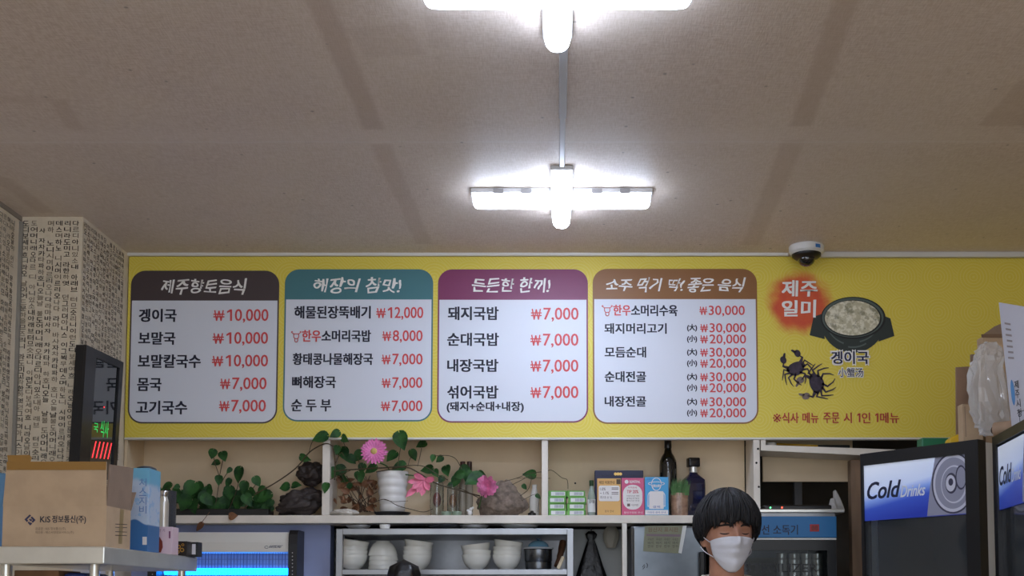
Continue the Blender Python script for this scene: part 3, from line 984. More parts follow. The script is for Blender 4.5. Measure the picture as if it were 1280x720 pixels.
Yk = 3.53
pk = thing('small_box', 'small pale pink box with a brown jar picture at the shelving edge', 'box', (at(201, 693, Yk).x, Yk + .03, rz))
bm = BM(); crate(bm, 186.5, 658.5, 215.5, Yk, .06, rz); obj('body', bm, mat('pale_pink_card', (222, 196, 206), .5), pk)
bm = BM()
flat(bm, [at(u, v, Yk - .0006) for u, v in ((195, 690.5), (201, 690.5), (203.5, 684), (203, 677), (199.5, 671), (196, 677), (193, 684))])
obj('jar_picture', bm, printed('jar_brown', (128, 48, 30)), pk)
bm = BM(); ptext(bm, '새 선 기', 193, 661, 206, 665, Yk - .0006, .0); flat(bm, [at(u, v, Yk - .0006) for u, v in ((211, 673), (213, 673), (213, 664), (211, 664))]); obj('lettering', bm, printed('pink_ink', (120, 60, 96)), pk)
bm = BM(); prism(bm, [at(u, v, Yk - .002) for u, v in ((186, 661), (192, 660), (191, 655), (187, 656))], (0, .0016, 0)); obj('red_tab', bm, mat('red_tab', (196, 50, 40), .5), pk)
Yt = 3.655
tm = at(203.5, 690, Yt)
tb = thing('steel_flask', 'slim silver steel flask standing behind the pale pink box', 'flask', (tm.x, Yt, rz))
hf = at(203, 622, Yt).z - rz; ht = at(203, 613.5, Yt).z - rz
bm = BM(); lathe(bm, [(.012, 0), (.0152, .003), (.0152, hf - .02), (.0135, hf - .008), (.0108, hf), (.0108, hf + .003)], (tm.x, Yt, rz), 28); obj('body', bm, M_steel, tb, True)
bm = BM(); lathe(bm, [(.0112, hf + .003), (.0118, hf + .004), (.0118, ht - .002), (.0105, ht), (0, ht)], (tm.x, Yt, rz), 28); obj('cap', bm, mat('flask_cap', (200, 200, 202), .18, metal=1), tb, True)
bm = BM()
a = at(189, 613, 3.705); c = at(216, 690, 3.705)
tk = thing('storage_jar', 'dark grey see-through plastic jar behind the steel flask', 'jar', ((a.x + c.x) / 2, 3.735, rz))
lathe(bm, [(.030, 0), (.0345, .004), (.036, a.z - rz - .012), (.036, a.z - rz), (.033, a.z - rz), (.031, .01), (0, .008)], ((a.x + c.x) / 2, 3.735, rz), 28, sx=.95, sy=.95); obj('body', bm, mat('smoky_plastic', (70, 72, 78), .2, alpha=.8), tk, True)
bm = BM(); xq = crate(bm, 217.5, 676.5, 234, 3.66, .05, rz); solo('gift_box', bm, mat('black_card', (34, 28, 24), .4), 'small black box with gold print between pink box and white-labelled box', 'box', (at(226, 690, 3.66).x, 3.68, rz))
g = bpy.data.objects['gift_box']
bm = BM()
for cu_, cv_, rr in ((223.5, 683.5, 2.6), (227.5, 687.5, 2.8), (222.5, 690, 2.2), (228.5, 681, 1.8)):
    o_ = [at(cu_ + rr * cos(R(k)), cv_ + rr * sin(R(k)), 3.6594) for k in range(0, 360, 30)]
    i_ = [at(cu_ + rr * .5 * cos(R(k)), cv_ + rr * .5 * sin(R(k)), 3.6594) for k in range(0, 360, 30)]
    for k in range(12):
        flat(bm, [o_[k], i_[k], i_[(k + 1) % 12], o_[(k + 1) % 12]])
obj('gold_print', bm, mat('gold_print', (196, 150, 66), .35, metal=.4), g)
bm = BM(); crate(bm, 235.5, 677.5, 247.5, 3.715, .045, rz); g = solo('gift_box', bm, mat('black_box_card', (30, 30, 34), .4), 'small black box with a white label at the back corner of the shelving', 'box', (at(241, 690, 3.715).x, 3.735, rz))
bm = BM(); flat(bm, [at(u, v, 3.7144) for u, v in ((237, 693), (244.5, 693), (244.5, 680), (237, 680))]); obj('white_label', bm, printed('box_label_white', (224, 220, 226)), g)
# things on the lower shelf, seen under the top
bm = BM(); a = at(18, 707, 3.06); c = at(74, 707, 3.06); box(bm, (a.x, 3.06, 1.1905), (c.x, 3.2, 1.478), bev=.002); solo('storage_box', bm, mat('dark_kraft', (120, 86, 58), .8, var=.2, scale=10), 'brown carton under the top of the steel shelving', 'cardboard box', ((a.x + c.x) / 2, 3.13, 1.1905))
bm = BM(); a = at(78, 708, 3.08); c = at(108, 708, 3.08); box(bm, (a.x, 3.08, 1.1905), (c.x, 3.25, 1.472), bev=.012); solo('storage_tub', bm, mat('blue_tub', (44, 60, 124), .4), 'dark blue tub under the top of the steel shelving', 'tub', ((a.x + c.x) / 2, 3.16, 1.1905))
bm = BM(); a = at(-16, 592, 3.5); c = at(5.5, 592, 3.5); lathe(bm, [(.03, 0), (.038, .01), (.042, .2), (.044, a.z - rz), (.0, a.z - rz)], (a.x + .012, 3.5, rz), 24); g = solo('blue_bucket', bm, mat('blue_bucket_plastic', (104, 146, 176), .4), 'pale blue bucket behind the left edge of the open carton', 'bucket', (a.x + .012, 3.5, rz), smooth=True)

# ------------------------------------------------------------------ LED notice panel on the pillar's side
led = thing('led_sign', 'black framed LED notice panel with red and green lights on the pillar', 'LED sign', (XP + .05, 4.3, at(125, 520, 4.3).z))
XD = XP + .035
def dpt(u, v, X):                  # pixel -> point on the plane x = X
    d = ray(u, v)
    return Vector((0, 0, CAMZ)) + d * (X / d.x)
Q = [dpt(105.5, 431, XD), dpt(152, 453, XD), dpt(142.5, 600, XD), dpt(95, 600, XD)]
tl, tr, br, bl = Q
def dq(s, t):                      # s: 0 near .. 1 far, t: 0 top .. 1 bottom
    return (tl * (1 - s) + tr * s) * (1 - t) + (bl * (1 - s) + br * s) * t
bm = BM(); prism(bm, [dq(0, 0), dq(1, 0), dq(1, 1), dq(0, 1)], (-.030, 0, 0)); obj('case', bm, mat('led_case', (22, 22, 26), .4), led)
bm = BM()
for s0, s1, t0, t1 in ((0, .26, 0, 1), (.9, 1, 0, 1), (.26, .9, 0, .06), (.26, .9, .95, 1)):
    prism(bm, [p + Vector((.008, 0, 0)) for p in (dq(s0, t0), dq(s1, t0), dq(s1, t1), dq(s0, t1))], (-.0078, 0, 0))
obj('frame', bm, mat('led_frame', (26, 26, 30), .35), led)
bm = BM(); prism(bm, [p + Vector((.002, 0, 0)) for p in (dq(.27, .06), dq(.9, .06), dq(.9, .95), dq(.27, .95))], (-.0018, 0, 0)); obj('screen', bm, mat('led_screen', (30, 34, 36), .07, coat=.6), led)
def led_text(name, rows, col, e):
    bm = BM()
    for s0, t0, s1, t1, s_ in rows:
        o_ = dq(s0, t1) + Vector((.0026, 0, 0))
        put_text(bm, s_, o_, dq(s1, t1) - dq(s0, t1), dq(s0, t0) - dq(s0, t1), .0)
    obj(name, bm, mat(name, col, .5, emit=e), led)
led_text('green_lights', [(.52, .53, .74, .66, '식사'), (.34, .56, .46, .63, '국')], (40, 200, 90), 1.0)
led_text('red_lights', [(.34, .70, .86, .83, '/////')], (235, 50, 56), 2.2)
bm = BM(); ellipsoid(bm, dq(.58, .42) + Vector((.003, 0, 0)), (.0015, .003, .003), u=10, v=8); obj('red_dot', bm, bpy.data.materials['red_lights'], led)
# ------------------------------------------------------------------ insect lamp under the shelf
Yi = 4.60
ins = thing('insect_killer', 'white insect killer lamp with glowing blue tube under the shelf', 'insect killer', (at(290, 690, Yi).x, 4.66, at(290, 735, Yi).z))
iu0, iu1 = 196, 362
bm = BM()
pa = [(Yi + .02, 665), (Yi, 678), (Yi, 690), (Yi + .03, 690.5)]
A_ = [Vector((at(iu0, 680, Yi).x, y, at(280, v, Yi).z)) for y, v in pa] + [Vector((at(iu0, 680, Yi).x, 4.715, at(280, 690.5, Yi).z)), Vector((at(iu0, 680, Yi).x, 4.715, at(280, 664, Yi).z))]
prism(bm, A_, (at(iu1, 680, Yi).x - at(iu0, 680, Yi).x, 0, 0)); obj('housing', bm, mat('insect_white', (222, 220, 212), .4), ins)
bm = BM()
ptext(bm, 'NAMSUNG', 336.5, 681.5, 352, 685, Yi - .0006, .02, 0, .25)
for k in range(12):
    a0, a1 = R(30 + k * 25), R(55 + k * 25)
    flat(bm, [at(333 + 2.5 * cos(a0), 684 + 1.8 * sin(a0), Yi - .0006), at(333 + 2.5 * cos(a1), 684 + 1.8 * sin(a1), Yi - .0006), at(333 + 1.8 * cos(a1), 684 + 1.2 * sin(a1), Yi - .0006), at(333 + 1.8 * cos(a0), 684 + 1.2 * sin(a0), Yi - .0006)])
obj('brand_lettering', bm, printed('insect_ink', (50, 56, 84)), ins)
zt0 = at(290, 713, Yi + .06)
for u0, u1 in ((361, 372), (186, 197)):
    bm = BM()
    ux = (at(u0, 700, Yi).x, at(u1, 700, Yi).x)
    pts = [(Yi - .012, 735), (Yi - .012, 680), (Yi - .006, 668), (Yi + .012, 662.5), (4.715, 662.5), (4.715, 735)]
    prism(bm, [Vector((ux[0], y, at(360, v, Yi).z)) for y, v in pts], (ux[1] - ux[0], 0, 0))
    cap = obj('end_cap', bm, mat('insect_black', (24, 24, 28), .4) if 'insect_black' not in bpy.data.materials else bpy.data.materials['insect_black'], ins)
    bm = BM()
    for k in range(8):
        p = at((u0 + u1) / 2 - 1, 691 + k * 4.5, Yi - .0125)
        ellipsoid(bm, p, (.0022, .001, .0022), u=8, v=6)
    obj('vent_holes', bm, mat('vent_dot', (190, 190, 190), .5) if 'vent_dot' not in bpy.data.materials else bpy.data.materials['vent_dot'], cap)
bm = BM(); lathe(bm, [(.0125, 0), (.0125, at(357, 713, Yi).x - at(200, 713, Yi).x)], (0, 0, 0), 20, Matrix.Translation((at(200, 713, Yi).x, Yi + .06, at(280, 714, Yi).z)) @ Matrix.Rotation(pi / 2, 4, 'Y'))
obj('lamp_tube', bm, mat('uv_tube', (30, 190, 255), .4, emit=TUBE, emit_col=(8, 128, 255)), ins, True)
bm = BM(); box(bm, (at(198, 700, Yi).x, 4.705, at(290, 735, Yi).z), (at(361, 700, Yi).x, 4.715, at(290, 690, Yi).z)); obj('reflector', bm, mat('reflector', (170, 176, 190), .3, metal=.8), ins)
bm = BM(); box(bm, (at(198, 700, Yi).x, Yi + .005, at(290, 742, Yi).z), (at(361, 700, Yi).x, 4.715, at(290, 735, Yi).z)); obj('tray', bm, bpy.data.materials['insect_white'], ins)
bm = BM()
ux0, ux1 = at(198, 700, Yi).x, at(361, 700, Yi).x
n_ = 56
for k in range(n_ + 1):
    x = ux0 + (ux1 - ux0) * k / n_
    box(bm, (x - .0006, Yi + .012, at(290, 735, Yi).z), (x + .0006, Yi + .0135, at(290, 690, Yi).z))
for v in (693.5, 699, 705, 720):
    box(bm, (ux0, Yi + .0105, at(290, v + .35, Yi).z), (ux1, Yi + .012, at(290, v - .35, Yi).z))
obj('wire_grille', bm, mat('grille_wire', (120, 128, 150), .3, metal=.9), ins)
# inner zapper wires
bm = BM()
for k in range(40):
    x = ux0 + (ux1 - ux0) * (k + .3) / 40
    box(bm, (x - .0009, 4.69, at(290, 735, Yi).z), (x + .0009, 4.692, at(290, 690, Yi).z))
obj('inner_wires', bm, mat('inner_wire', (60, 66, 100), .35, metal=.8), ins)

# ------------------------------------------------------------------ stainless dish rack with the bowls
YD = 4.50
dr = thing('dish_rack', 'stainless steel dish rack with two tiers under the shelf', 'dish rack', (at(565, 715, YD).x, 4.7, 0))
dx0, dx1 = at(420, 690, YD).x, at(717, 690, YD).x
zt, ztb = at(560, 660.5, YD).z, at(560, 668.5, YD).z
zl, zlb = at(560, 711.5, YD).z, at(560, 718.5, YD).z
YDB = 4.93
for nm, za, zb_ in (('top_tier', ztb, zt), ('lower_tier', zlb, zl), ('bottom_tier', .5, .53)):
    bm = BM(); box(bm, (dx0 + .02, YD, za), (dx1 - .02, YDB, zb_), bev=.002); obj(nm, bm, M_steelb, dr)
for x0_, yy in ((dx0, YD - .004), (dx1 - .026, YD - .004), (dx0 - .03, YDB - .03), (dx1 - .026, YDB - .03)):
    bm = BM(); box(bm, (x0_, yy, 0), (x0_ + .026, yy + .026, zt - .001 + (.0 if yy < 4.6 else 0)), bev=.002); obj('post', bm, M_steelb if yy < 4.6 else M_steeld, dr)
bm = BM(); box(bm, (dx0, YDB + .002, .55), (dx1, YDB + .008, zt - .01)); obj('back_panel', bm, mat('rack_back', (178, 180, 184), .42, metal=.7, var=.15, scale=5), dr)
bm = BM(); box(bm, (dx0 - .03, YD + .2, .5), (dx0 - .004, YDB - .04, zt - .002)); obj('side_panel', bm, M_steeld, dr)

M_bowl = mat('glazed_bowl', (244, 244, 236), 0.22, coat=.3)
def bowl_bm(r=.0585, h=.060):
    bm = BM()
    o_ = [(.0, .0), (r * .5, .0), (r * .52, .006), (r * .70, .013), (r * .86, .028), (r * .955, .045), (r, h - .001), (r * .99, h), (r * .965, h - .001), (r * .92, .047), (r * .825, .031), (r * .64, .0165), (.0, .010)]
    lathe(bm, o_, (0, 0, 0), 32)
    return bm
proto = obj('bowl', bowl_bm(), M_bowl, smooth='all')
ords = ['bottom bowl', 'second bowl up', 'third bowl up', 'fourth bowl up', 'fifth bowl up']
def bowl_stack(u, n, where, inv=False, step=.0175, tilt=0.0, jit=0):
    global proto
    for k in range(n):
        o = proto if not used else proto.copy()
        if used:
            COL.objects.link(o)
        used.append(1)
        p = at(u, 700, 4.64)
        o.location = (p.x + (.0012 * ((k * 7) % 3 - 1)), 4.64, zl + .001 + k * step)
        o.rotation_euler = (0, 0, k)
        if inv:
            o.location.z += .060
            o.rotation_euler = (pi, 0, k)
        if k == n - 1 and tilt:
            o.rotation_euler = (0.05, tilt, 0)
            o.location.z += .007 
        nm = 'top bowl' if k == n - 1 else ords[k]
        tag(o, 'white %s, %s of the %s' % ('bowl upside down' if inv else 'bowl', nm.replace(' bowl', ''), where), 'bowl', 'white bowls stacked in the dish rack')
used = []
bowl_stack(441.5, 4, 'stack nearest the left post of the dish rack', tilt=.13)
bowl_stack(479, 4, 'rim-down stack in the dish rack', inv=True, step=.0185)
bowl_stack(522, 4, 'stack left of the gap in the dish rack', step=.0168, tilt=.12)
bowl_stack(596, 3, 'stack right of the gap in the dish rack', step=.0185, tilt=-.12)
bowl_stack(634, 4, 'stack next to the steel pot with blue lid', step=.0168, tilt=.12)

p = at(673, 700, 4.64)
pt = thing('steel_pot', 'small dark steel pot with a pale blue domed lid in the dish rack', 'pot', (p.x, 4.64, zl + .001))
bm = BM(); lathe(bm, [(.046, 0), (.052, .004), (.054, .03), (.052, .032), (.055, .036), (.055, .080), (.058, .083), (.052, .083), (.05, .01), (0, .008)], (p.x, 4.64, zl + .001), 32); obj('body', bm, mat('pot_steel', (110, 114, 120), .25, metal=.95), pt, True)
zz = zl + .084
bm = BM(); lathe(bm, [(.0, .003), (.060, .003), (.063, .006), (.060, .009), (.045, .011)], (p.x, 4.64, zz - .003), 32); obj('rim', bm, mat('pot_rim', (214, 220, 224), .3), pt, True)
bm = BM(); lathe(bm, [(.042, .008), (.038, .020), (.024, .031), (.008, .035), (0, .035)], (p.x, 4.64, zz), 32); ld = obj('lid', bm, mat('blue_lid', (120, 168, 196), .2), pt, True)
bm = BM(); lathe(bm, [(.005, .035), (.005, .040), (.010, .043), (.010, .047), (0, .049)], (p.x, 4.64, zz - .003), 20); obj('knob', bm, mat('lid_knob', (50, 80, 110), .3), ld, True)
# wooden scoop and block beside the pot
bm = BM(); a, c = at(695, 709, 4.60), at(704, 677, 4.66)
tube(bm, smooth_path([a + Vector((0, 0, .004)), (a + c) / 2 + Vector((.003, 0, 0)), c]), [.009] * 5 + [.012] * 3 + [.014] * 5, 10)
solo('wooden_ladle', bm, mat('dark_wood', (84, 54, 34), .5, var=.3, scale=30), 'dark wooden ladle leaning in the right corner of the dish rack', 'ladle', (a.x, 4.6, zl), smooth=True)
bm = BM(); a, c = at(697.5, 710, 4.56), at(703, 695, 4.57)
box(bm, (-.007, -.012, 0), (.007, .012, .052), Matrix.Translation((a.x, 4.56, zl + .0035)) @ Matrix.Rotation(R(24), 4, 'Y'), bev=.002); solo('wooden_block', bm, mat('pale_wood', (206, 190, 158), .5), 'pale wooden block leaning against the ladle in the dish rack', 'block', (a.x, 4.56, zl))
# pots and a cup on the rack's top tier
for u, r_, lab in ((556, .070, 'shallow dark steel basin under the shelf above the empty rack gap'), (592, .062, 'shallow bright steel basin on top of the dish rack'), (650, .075, 'wide steel tray on top of the dish rack, right end'), (448, .05, 'small steel dish on top of the dish rack, left end')):
    p = at(u, 660, 4.6)
    bm = BM(); lathe(bm, [(r_ * .6, 0), (r_ * .95, .014), (r_, .018), (r_ * .96, .018), (r_ * .58, .003), (0, .003)], (p.x, 4.6, zt), 28); solo('steel_basin', bm, M_steel if u != 556 else M_steeld, lab, 'basin', (p.x, 4.6, zt), 'steel basins on top of the dish rack', True)
p = at(481, 660, 4.55)
bm = BM(); lathe(bm, [(.019, 0), (.022, .018), (.020, .018), (.017, .003), (0, .003)], (p.x, 4.55, zt), 24); solo('white_cup', bm, M_bowl, 'small white cup on top of the dish rack', 'cup', (p.x, 4.55, zt), smooth=True)

# knotted black bag before the rack
def bag(name, u, vtop, Y, zbot, rt, rb, m, label, seed, flat_y=.6, neck=None):
    bm = BM()
    z1 = at(u, vtop, Y).z
    x = at(u, vtop, Y).x
    n, seg = 26, 40
    rows = []
    for i in range(n + 1):
        t = i / n
        z = z1 + (zbot - z1) * t
        if neck:
            r = neck(t)
        else:
            r = rt * min(1, (t / .05)) ** .5 + (rb - rt) * t
        row = []
        for k in range(seg):
            a = 2 * pi * k / seg
            f = 1 + .10 * noise.noise((cos(a) * 2.2 + seed, sin(a) * 2.2, t * 2)) + .05 * sin(7 * a + seed + 2 * t)
            row.append(bm.verts.new((x + r * f * cos(a), Y + flat_y * r * f * sin(a), z)))
        rows.append(row)
    for a, b_ in zip(rows, rows[1:]):
        for k in range(seg):
            bm.faces.new((a[k], b_[k], b_[(k + 1) % seg], a[(k + 1) % seg]))
    bm.faces.new(rows[0]); bm.faces.new(rows[-1][::-1])
    bmesh.ops.recalc_face_normals(bm, faces=bm.faces)
    return solo(name, bm, m, label, 'bag', (x, Y, zbot), smooth='all')
M_bagb = mat('black_bag_film', (14, 14, 18), .28, bump=.4, scale=40)
bm = BM(); box(bm, (at(425, 700, 4.2).x, 4.12, .82), (at(560, 700, 4.2).x, 4.44, .86), bev=.004)
wt = thing('kitchen_counter', 'low steel counter before the dish rack', 'counter', (at(490, 700, 4.2).x, 4.28, 0))
obj('worktop', bm, M_steelb, wt)
for xx in (at(430, 700, 4.2).x, at(550, 700, 4.2).x):
    for yy in (4.16, 4.38):
        bm = BM(); box(bm, (xx - .015, yy, 0), (xx + .015, yy + .03, .82)); obj('leg', bm, M_steelb, wt)
bag('black_bag', 505, 699, 4.27, .86, .058, .10, M_bagb, 'glossy black bag standing up before the bowls of the dish rack', 2, .8)

# hanging black bag and pale bag right of the rack
def nk(t):
    return .012 + (.014 if t < .10 else 0) * sin(pi * min(1, t / .10)) + .10 * max(0, t - .1) ** 0.9
hb = bag('hanging_bag', 739, 664, 4.968, at(740, 760, 4.968).z, 0, 0, M_bagb, 'black plastic bag hanging by its twisted neck right of the dish rack', 5, .22, nk)
bm = BM(); p = at(739, 666, 4.95); tube(bm, [(p.x, 5.0, p.z + .02), (p.x, 4.955, p.z + .02), (p.x, 4.948, p.z + .008), (p.x, 4.944, p.z + .014)], .003, 8); solo('wall_hook', bm, M_steeld, 'small steel hook holding the black hanging bag', 'hook', (p.x, 5.0, p.z + .02))
def nk2(t):
    return .004 + .030 * sin(pi * min(1, t ** .7 * .86)) 
bag('hanging_bag', 764, 656, 4.95, at(760, 685, 4.95).z, 0, 0, mat('pale_bag_film', (190, 186, 172), .4, bump=.4, scale=50), 'crumpled pale plastic bag hanging beside the metal post', 9, .45, nk2)
bm = BM(); a = at(777.5, 700, 4.6); c = at(784, 700, 4.6); box(bm, (a.x, 4.6, 0), (c.x, 4.63, ZS0 - .001), bev=.002); solo('metal_post', bm, mat('pale_metal', (196, 192, 184), .4, metal=.5), 'slim pale metal post left of the steel refrigerator', 'post', (a.x, 4.6, 0))

# stainless refrigerator with the notice
YRf = 4.56
fr = thing('steel_refrigerator', 'tall stainless steel refrigerator behind the masked person', 'refrigerator', (at(836, 700, YRf).x, 4.85, 0))
fx0, fx1 = at(790, 690, YRf).x, at(884, 690, YRf).x
bm = BM(); box(bm, (fx0, YRf + .04, 0.05), (fx1, 5.2, ZS0 - .012), bev=.004); obj('body', bm, M_steeld, fr)
bm = BM(); box(bm, (fx0 + .004, YRf, .75), (fx1 - .004, YRf + .038, ZS0 - .016), bev=.006); M_frd = mat('fridge_door_steel', (112, 118, 124), .3, metal=1, var=.2, scale=4); dd = obj('door', bm, M_frd, fr)
bm = BM(); box(bm, (fx0 + .004, YRf, .08), (fx1 - .004, YRf + .038, .74), bev=.006); obj('door', bm, M_frd, fr)
bm = BM(); a = at(874, 690, YRf - .02); c = at(880, 690, YRf); box(bm, (a.x, YRf - .03, at(876, 745, YRf).z), (c.x, YRf + .002, at(876, 690, YRf).z), bev=.004); obj('handle', bm, mat('handle_black', (18, 18, 20), .4), dd)
bm = BM()
path = [(803, 709), (805.5, 705.5), (806, 708.5), (803.5, 711.5)], [(808, 704), (809.5, 706), (808.5, 710)]
for pth in path:
    tube(bm, [at(u, v, YRf - .0006) for u, v in pth], .0016, 6)
obj('scribble', bm, printed('marker_black', (30, 30, 36)), dd)
YN = YRf - .004
nt = thing('paper_notice', 'greenish paper notice with four columns of print on the steel refrigerator', 'notice', at(830, 676, YN))
bm = BM(); prism(bm, [at(u, v, YN) for u, v in ((804, 689), (852, 692), (858.5, 657), (806, 657.5))], (0, .0012, 0)); obj('sheet', bm, mat('notice_paper', (124, 126, 102), .5, var=.06, scale=20), nt)
bm = BM(); flat(bm, [at(u, v, YN - .0005) for u, v in ((848, 691), (852, 692), (858.5, 657), (853.5, 657))]); obj('pale_margin', bm, printed('notice_margin', (206, 208, 204)), nt)
bm = BM(); ptext(bm, '원산지 표시판', 810, 659, 848, 665, YN - .0005, .01); obj('title_lettering', bm, printed('notice_title', (112, 84, 62)), nt)
bm = BM(); flat(bm, [at(u, v, YN - .0005) for u, v in ((808, 670), (850, 671), (851, 668), (808, 667.5))]); obj('rule', bm, printed('notice_rule', (118, 100, 110)), nt)
for k in range(4):
    bm = BM()
    for r_, s_ in enumerate(('국내산', '돼지', '한우')):
        ptext(bm, s_, 809.5 + k * 10.3, 672.5 + r_ * 4.3, 817 + k * 10.3, 676 + r_ * 4.3, YN - .0005, .0)
    obj('column_lettering', bm, printed('notice_ink', (64, 66, 60)) if k == 0 else bpy.data.materials['notice_ink'], nt)

# ------------------------------------------------------------------ plants on the left half of the shelf
def leaf_mat(name, c0, c1):
    m = bpy.data.materials.new(name)
    k = NT(m)
    k.l(k.mix(k.ss(k.noise(24, 3), .35, .65), lin(c0), lin(c1)), k.b.inputs['Base Color'])
    k.b.inputs['Roughness'].default_value = .55
    k.b.inputs['Specular IOR Level'].default_value = .3
    return m
M_leaf = leaf_mat('pothos_leaf', (26, 62, 30), (52, 98, 44))
M_stem = mat('vine_stem', (74, 60, 40), .7)
M_dry = leaf_mat('dry_leaf', (96, 62, 42), (132, 92, 62))
def leaf(bm, c, size, ang, yaw=0.0, pit=0.0, mi=0, wide=.8, cup=.18):
    """heart-shaped leaf: midrib along local +y from the stalk, folded a little"""
    prof = [(0, .03), (.06, .30), (.16, .42), (.3, .46), (.48, .40), (.66, .29), (.82, .15), (.93, .06), (1, 0)]
    M = Matrix.Translation(c) @ Matrix.Rotation(ang, 4, 'Y') @ Matrix.Rotation(yaw, 4, 'Z') @ Matrix.Rotation(pit, 4, 'X')
    rows = []
    for t, wd in prof:
        row = []
        for q in (-1, -.5, 0, .5, 1):
            x = q * wd * wide
            back = -.12 * (1 - t) ** 3 if abs(q) == 1 and t < .2 else 0
            z = (t - .5 + back)
            y = -cup * (abs(q) ** 1.4) * wd + .22 * (t - .4) ** 2
            row.append(bm.verts.new(M @ (Vector((x, y, -z)) * size)))
        rows.append(row)
    for a, b_ in zip(rows, rows[1:]):
        for k in range(4):
            try:
                f = bm.faces.new((a[k], a[k + 1], b_[k + 1], b_[k])); f.material_index = mi; f.smooth = True
            except ValueError:
                pass
YL_ = 4.66
g = random.Random(11)
def foliage(lst, Y=YL_, jitter=.05):
    bm = BM()
    for u, v, s, *r_ in lst:
        y = (r_[1] if len(r_) > 1 else Y + g.uniform(-jitter, jitter))
        leaf(bm, at(u, v, y), s * px(y) * (1.0 if v < 606 else .9), R(r_[0]) if r_ else R(g.uniform(-50, 50)), g.uniform(-.45, .45), g.uniform(-.5, .3), wide=g.uniform(.78, .98))
    return bm
pl = thing('pothos_plant', 'leafy green pothos plant in a low trough on the left end of the shelf', 'plant', (at(265, 640, YL_).x, YL_, ZS))
L1 = [(265.6, 568, 13, 10), (279.5, 571, 14, -20), (269, 579, 11, 60), (286, 588.6, 9, 40), (298.6, 594.7, 21, 15), (273.5, 601, 14, 0), (321.6, 602.6, 14, -30), (251, 610, 17, -25), (236.5, 613, 26, 30),
      (305, 610, 18, 10), (287, 617, 20, 5), (260, 626, 20, -50), (271, 634, 22, 70), (297, 631, 22, 20), (310, 626, 20, -30), (329, 622, 24, 60), (324, 634, 18, 0), (230, 630, 24, 30), (242, 634, 22, -20),
      (207.5, 609, 17, 65), (214, 620, 18, 80), (199, 616, 14, 20), (222, 622, 17, -20), (252, 622, 18, 40), (316, 616, 16, -60), (282, 630, 20, -10), (247, 618, 16, 20), (262, 612, 14, -40), (336, 630, 15, 40), (209, 632, 18, 10), (285, 604, 12, 30), (220, 609, 10, 60)]
for k in range(60):
    L1.append((g.uniform(200, 340), g.uniform(614, 641), g.uniform(10, 19), g.uniform(-80, 80), YL_ + g.uniform(.02, .09)))
obj('foliage', foliage(L1), M_leaf, pl)
bm = BM()
for pts in ([(268, 640), (272, 615), (274, 597), (269, 580), (267, 571)], [(274, 597), (277, 582), (279, 574)], [(276, 605), (282, 594), (286, 590)], [(285, 640), (295, 615), (299, 600)], [(240, 640), (238, 622), (236, 612)], [(305, 640), (312, 618), (320, 605)], [(215, 640), (210, 622), (207, 611)]):
    tube(bm, smooth_path([at(u, v, YL_ + .01) for u, v in pts]), .0016, 6)
obj('stem', bm, M_stem, pl, True)
bm = BM(); a = at(212, 640, YL_); c = at(336, 640, YL_)
box(bm, (a.x, YL_ - .005, ZS), (c.x, YL_ + .085, ZS + .030), bev=.004); obj('trough', bm, mat('dark_trough', (30, 28, 26), .6), pl)
bm = BM(); leaf(bm, at(292, 645, 4.59), .034, R(-100), .2, .1, wide=1.1); obj('dead_leaf', bm, M_dry, pl)
# hanging brown leaf over the plank
bm = BM()
leaf(bm, at(249, 659, 4.588), .042, R(38), .1, .1, wide=.62)
tube(bm, smooth_path([at(262, 640, 4.596), at(256, 648, 4.59), at(252, 653, 4.588)]), .0011, 5)
obj('hanging_dead_leaf', bm, M_dry, pl)

vn = thing('pothos_vine', 'long green pothos vine trained over the shelf divider and round the pink flowers', 'plant', (at(470, 640, YL_).x, YL_, ZS))
L2 = [(355, 609, 16, 85, 4.64), (371, 606.5, 16, -80, 4.64), (407, 610.5, 15, 10, 4.59), (382, 573, 15, -70, 4.62), (399, 547.5, 21, 75, 4.585), (418, 543, 14, 60, 4.585), (417, 592, 15, 20), (431.5, 549, 13, -60, 4.585), (430, 568, 20, -20), (421, 563, 12, 10), (447, 571, 17, 40),
      (421, 589, 21, 70), (430, 599, 16, -70), (450, 597, 16, -10), (463, 587, 17, 60), (502, 552, 24, -15, 4.585), (489, 571, 17, 40), (497.5, 584, 19, 75), (517, 569.6, 15, -30), (526, 556, 14, 60), (533, 587, 16, 80), (541, 573.5, 10, 10), (549, 574.5, 11, 50), (551, 600, 11, 30),
      (558.5, 589, 16, -20), (569, 602.6, 15, 20), (578, 589, 17, 50), (592, 600, 26, 55, 4.6), (603, 592, 10, -60), (661, 593, 17, 90), (656, 609, 9, -40), (673, 621, 9, -50), (584, 596, 16, 10), (572, 594, 14, 70), (440, 575, 14, -50), (452, 586, 13, 20), (545, 592, 12, -30), (562, 607, 12, 60), (436, 609, 12, 40)]
obj('foliage', foliage(L2), M_leaf, vn)
bm = BM()
